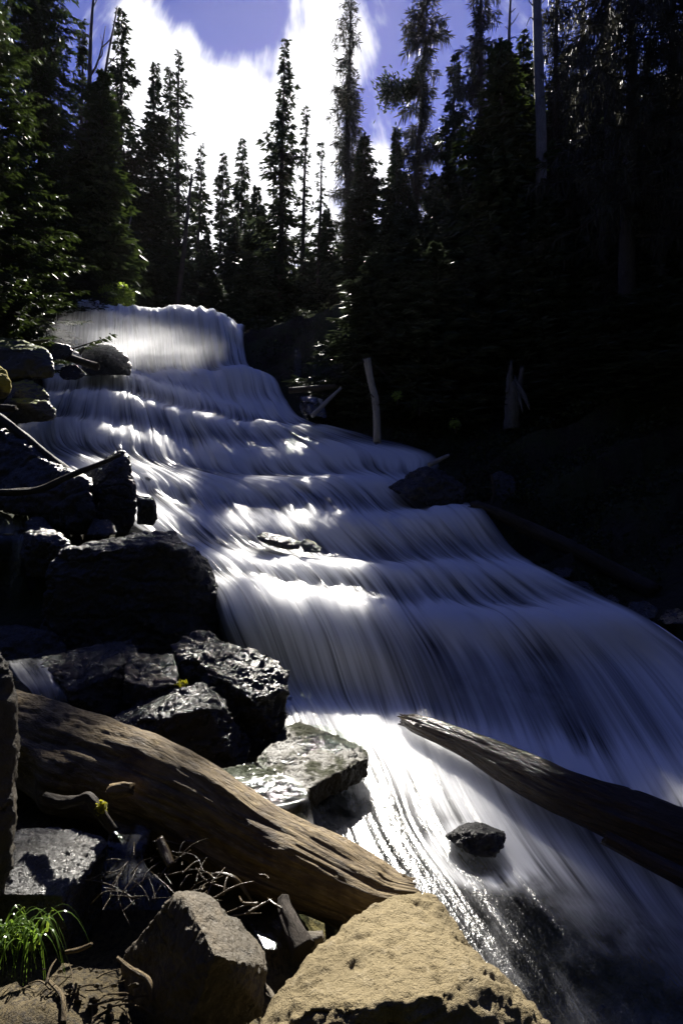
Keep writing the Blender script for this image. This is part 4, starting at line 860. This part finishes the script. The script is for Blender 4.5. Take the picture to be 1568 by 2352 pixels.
dead('dark trunk leaning to the right across the spruces left of centre', [[(405,720),(420,600),(432,480),(441,400),(.13,.05)]], 27.0, 'darklog')
dead('slender pale leaning pole against the dark spruces above the bright bush', [[(270,690),(285,590),(297,520),(306,480),(.04,.02)]], 25.0, 'snag')

# background and filler firs that close the dark wood
FB = []
def filler(kind, spots, label, group):
    proto = None
    for i, (x, yt, Y) in enumerate(spots):
        foot = P(x, 1176, Y); z0 = ground_z(foot[0], Y) - .1; H = P(x, yt, Y)[2] - z0
        if H < 1.0: continue
        if proto is None:
            proto = empty('fir_tree', (foot[0], Y, z0), label, 'tree', group)
            v, f, limbs = conifer(300 + len(group), 10.0, 1.9, **kind); FB.append(mesh_obj('crown', v, f, M['needle_dark'], proto, smooth=False))
            tv, tf, uv = trunk_mesh(10.0, .14, limbs, seed=7); mesh_obj('trunk', tv, tf, M['bark'], proto, uv=uv); e = proto
        else:
            e = proto.copy(); COL.objects.link(e); e.location = (foot[0], Y, z0)
            for ch in list(proto.children):
                c = ch.copy(); COL.objects.link(c); c.parent = e
        k = H / 10.0; e.scale = (max(.75, k * .8), max(.75, k * .8), k); e.rotation_euler = (0, 0, i * 1.7)
r2 = random.Random(11)
FK = dict(nb=420, tw=24, kl=.36, kw=.13, pw=.65, base=.03)
filler(FK, [(x + r2.uniform(-12, 12), yt, Y) for x, yt, Y in [(890,470,24),(935,430,26),(985,400,24),(1030,370,22),(1075,400,20),(1120,380,23),(1180,330,20),(1235,350,20),(1290,380,17),(1345,420,18),(1260,480,15),(1330,560,15),(1400,560,16),(1480,420,15),(1550,380,14),(1580,520,13),
    (1010,560,19),(1090,560,17),(1170,540,16),(1050,700,16),(1140,720,15.5),(1250,700,15.5),(1340,740,12.5),(1430,680,12),(1520,640,11.5),(960,620,20), (866,585,15),(905,585,15.4),(948,550,15),(990,560,14.7),   (1215,150,27),(1262,210,25),(1300,120,28),(1345,180,24),(1385,110,26),(1420,200,22),(1480,120,23),(1530,160,20),(1575,60,19),(1600,250,16)]],
    'dark fir crowded in the shaded wood on the right bank', 'dark firs crowding the right bank')
filler(FK, [(x, yt, Y) for x, yt, Y in [(430,560,34),(475,540,36),(540,500,36),(590,430,33),(620,520,30),(570,600,27),(650,560,30),(700,560,31),(750,480,30),(770,580,28),(820,520,28),(860,540,27),(610,640,25),(500,640,28),(680,640,27),(740,650,26)]],
    'small dark fir in the back row behind the top fall', 'back row firs behind the top fall')
filler(FK, [(x, yt, Y) for x, yt, Y in [(20,520,18),(110,480,21),(160,560,19),(60,600,16.5),(220,470,23),(290,420,28),(320,480,27),(-40,500,16),(120,610,18.5),(250,560,22),(200,620,20)]],
    'dark fir in the shadowed wood on the left bank', 'dark firs crowding the left bank')

# undergrowth of the right bank (no single plant can be told apart there)
def undergrowth():
    g = np.random.default_rng(9); V = []; 
    for i in range(900):
        Y = g.uniform(7.5, 24); x = g.uniform(880, 1640) if Y < 13 else g.uniform(560, 1500); w = P(x, 1176, Y)
        h = bvh.ray_cast((w[0], Y, 60.0), (0, 0, -1))
        if h[0] is not None: continue
        co, k, d = kd.find((w[0], Y, 0))
        if d < .35 or w[0] < wv5[k][0]: continue
        v, f = leaf_cloud(46, .32, .32, .22, .085, int(g.integers(1e6))); V.append(v + np.array([w[0], Y, ground_z(w[0], Y) - .08]))
    v = np.vstack(V); struct(mesh_obj('undergrowth', v, np.arange(len(v)).reshape(-1, 4), M['needle_dark'], smooth=False), 'stuff')
undergrowth()

# ------------------------------------------------------------------ spray hanging at the foot of the top fall
def mist(x, y, Y, rx, ry, rz, dens):
    bm = bmesh.new(); bmesh.ops.create_icosphere(bm, subdivisions=3, radius=1.0)
    me = bpy.data.meshes.new('mist'); bm.to_mesh(me); bm.free(); o = bpy.data.objects.new('mist', me); COL.objects.link(o)
    o.location = tuple(P(x, y, Y)); o.scale = (rx, ry, rz); struct(o, 'stuff')
    m = bpy.data.materials.new('spray'); m.use_nodes = True; t = NT(m.node_tree); t.n.clear(); out = t.node('ShaderNodeOutputMaterial')
    vo = t.node('ShaderNodeVolumePrincipled'); vo.inputs['Color'].default_value = (.95, .96, 1, 1); vo.inputs['Anisotropy'].default_value = .55
    co = t.node('ShaderNodeTexCoord').outputs['Object']; ln = t.node('ShaderNodeVectorMath', operation='LENGTH'); t.put(ln.inputs[0], co)
    d = t.math('MULTIPLY', t.ramp(ln.outputs['Value'], 1.0, .1), t.ramp(t.noise(co, 2.2, 3, .6), .3, .7)); t.put(vo.inputs['Density'], t.math('MULTIPLY', d, dens))
    t.l.new(vo.outputs[0], out.inputs['Volume']); me.materials.append(m)
mist(270, 818, 14.9, 3.4, 1.6, 1.2, .32)

# ------------------------------------------------------------------ unseen wood round the viewpoint, added to hold back sky light
def unseen_forest():
    g = np.random.default_rng(77); V = []
    base, fq, _ = conifer(900, 10.0, 2.2, nb=150, tw=9, kl=.9, kw=.5, pw=.6, base=.02)
    for i in range(110):
        a = g.uniform(R(160), R(380)); r = g.uniform(7, 26); x, y = r * math.cos(a) * 1.15, r * math.sin(a) - 1.5
        if y > 3.5 or (abs(x) < 6 and y > -6): continue
        k = g.uniform(1.3, 2.3); v = base * np.array([.8 + .3 * k, .8 + .3 * k, k]); w = g.uniform(0, 6.28); c, s_ = math.cos(w), math.sin(w)
        V.append(np.stack([v[:, 0] * c - v[:, 1] * s_ + x, v[:, 0] * s_ + v[:, 1] * c + y, v[:, 2] - 2.2], 1))
    v = np.vstack(V); struct(mesh_obj('unseen_forest', v, np.arange(len(v)).reshape(-1, 4), M['needle_dark'], smooth=False), 'stuff')
unseen_forest()

# ------------------------------------------------------------------ thin scattering air added to mimic the veil of lens flare
def flare_haze():
    bm = bmesh.new(); bmesh.ops.create_cube(bm, size=1.0)
    me = bpy.data.meshes.new('flare_haze'); bm.to_mesh(me); bm.free(); o = bpy.data.objects.new('flare_haze', me); COL.objects.link(o)
    o.scale = (460, 470, 160); o.location = (0, 165, 35); struct(o, 'stuff')
    m = bpy.data.materials.new('flare_haze'); m.use_nodes = True; t = NT(m.node_tree); t.n.clear(); out = t.node('ShaderNodeOutputMaterial')
    vo = t.node('ShaderNodeVolumePrincipled'); vo.inputs['Color'].default_value = (.97, .97, 1, 1); vo.inputs['Anisotropy'].default_value = .72; vo.inputs['Density'].default_value = .000030
    t.l.new(vo.outputs[0], out.inputs['Volume']); me.materials.append(m)
flare_haze()
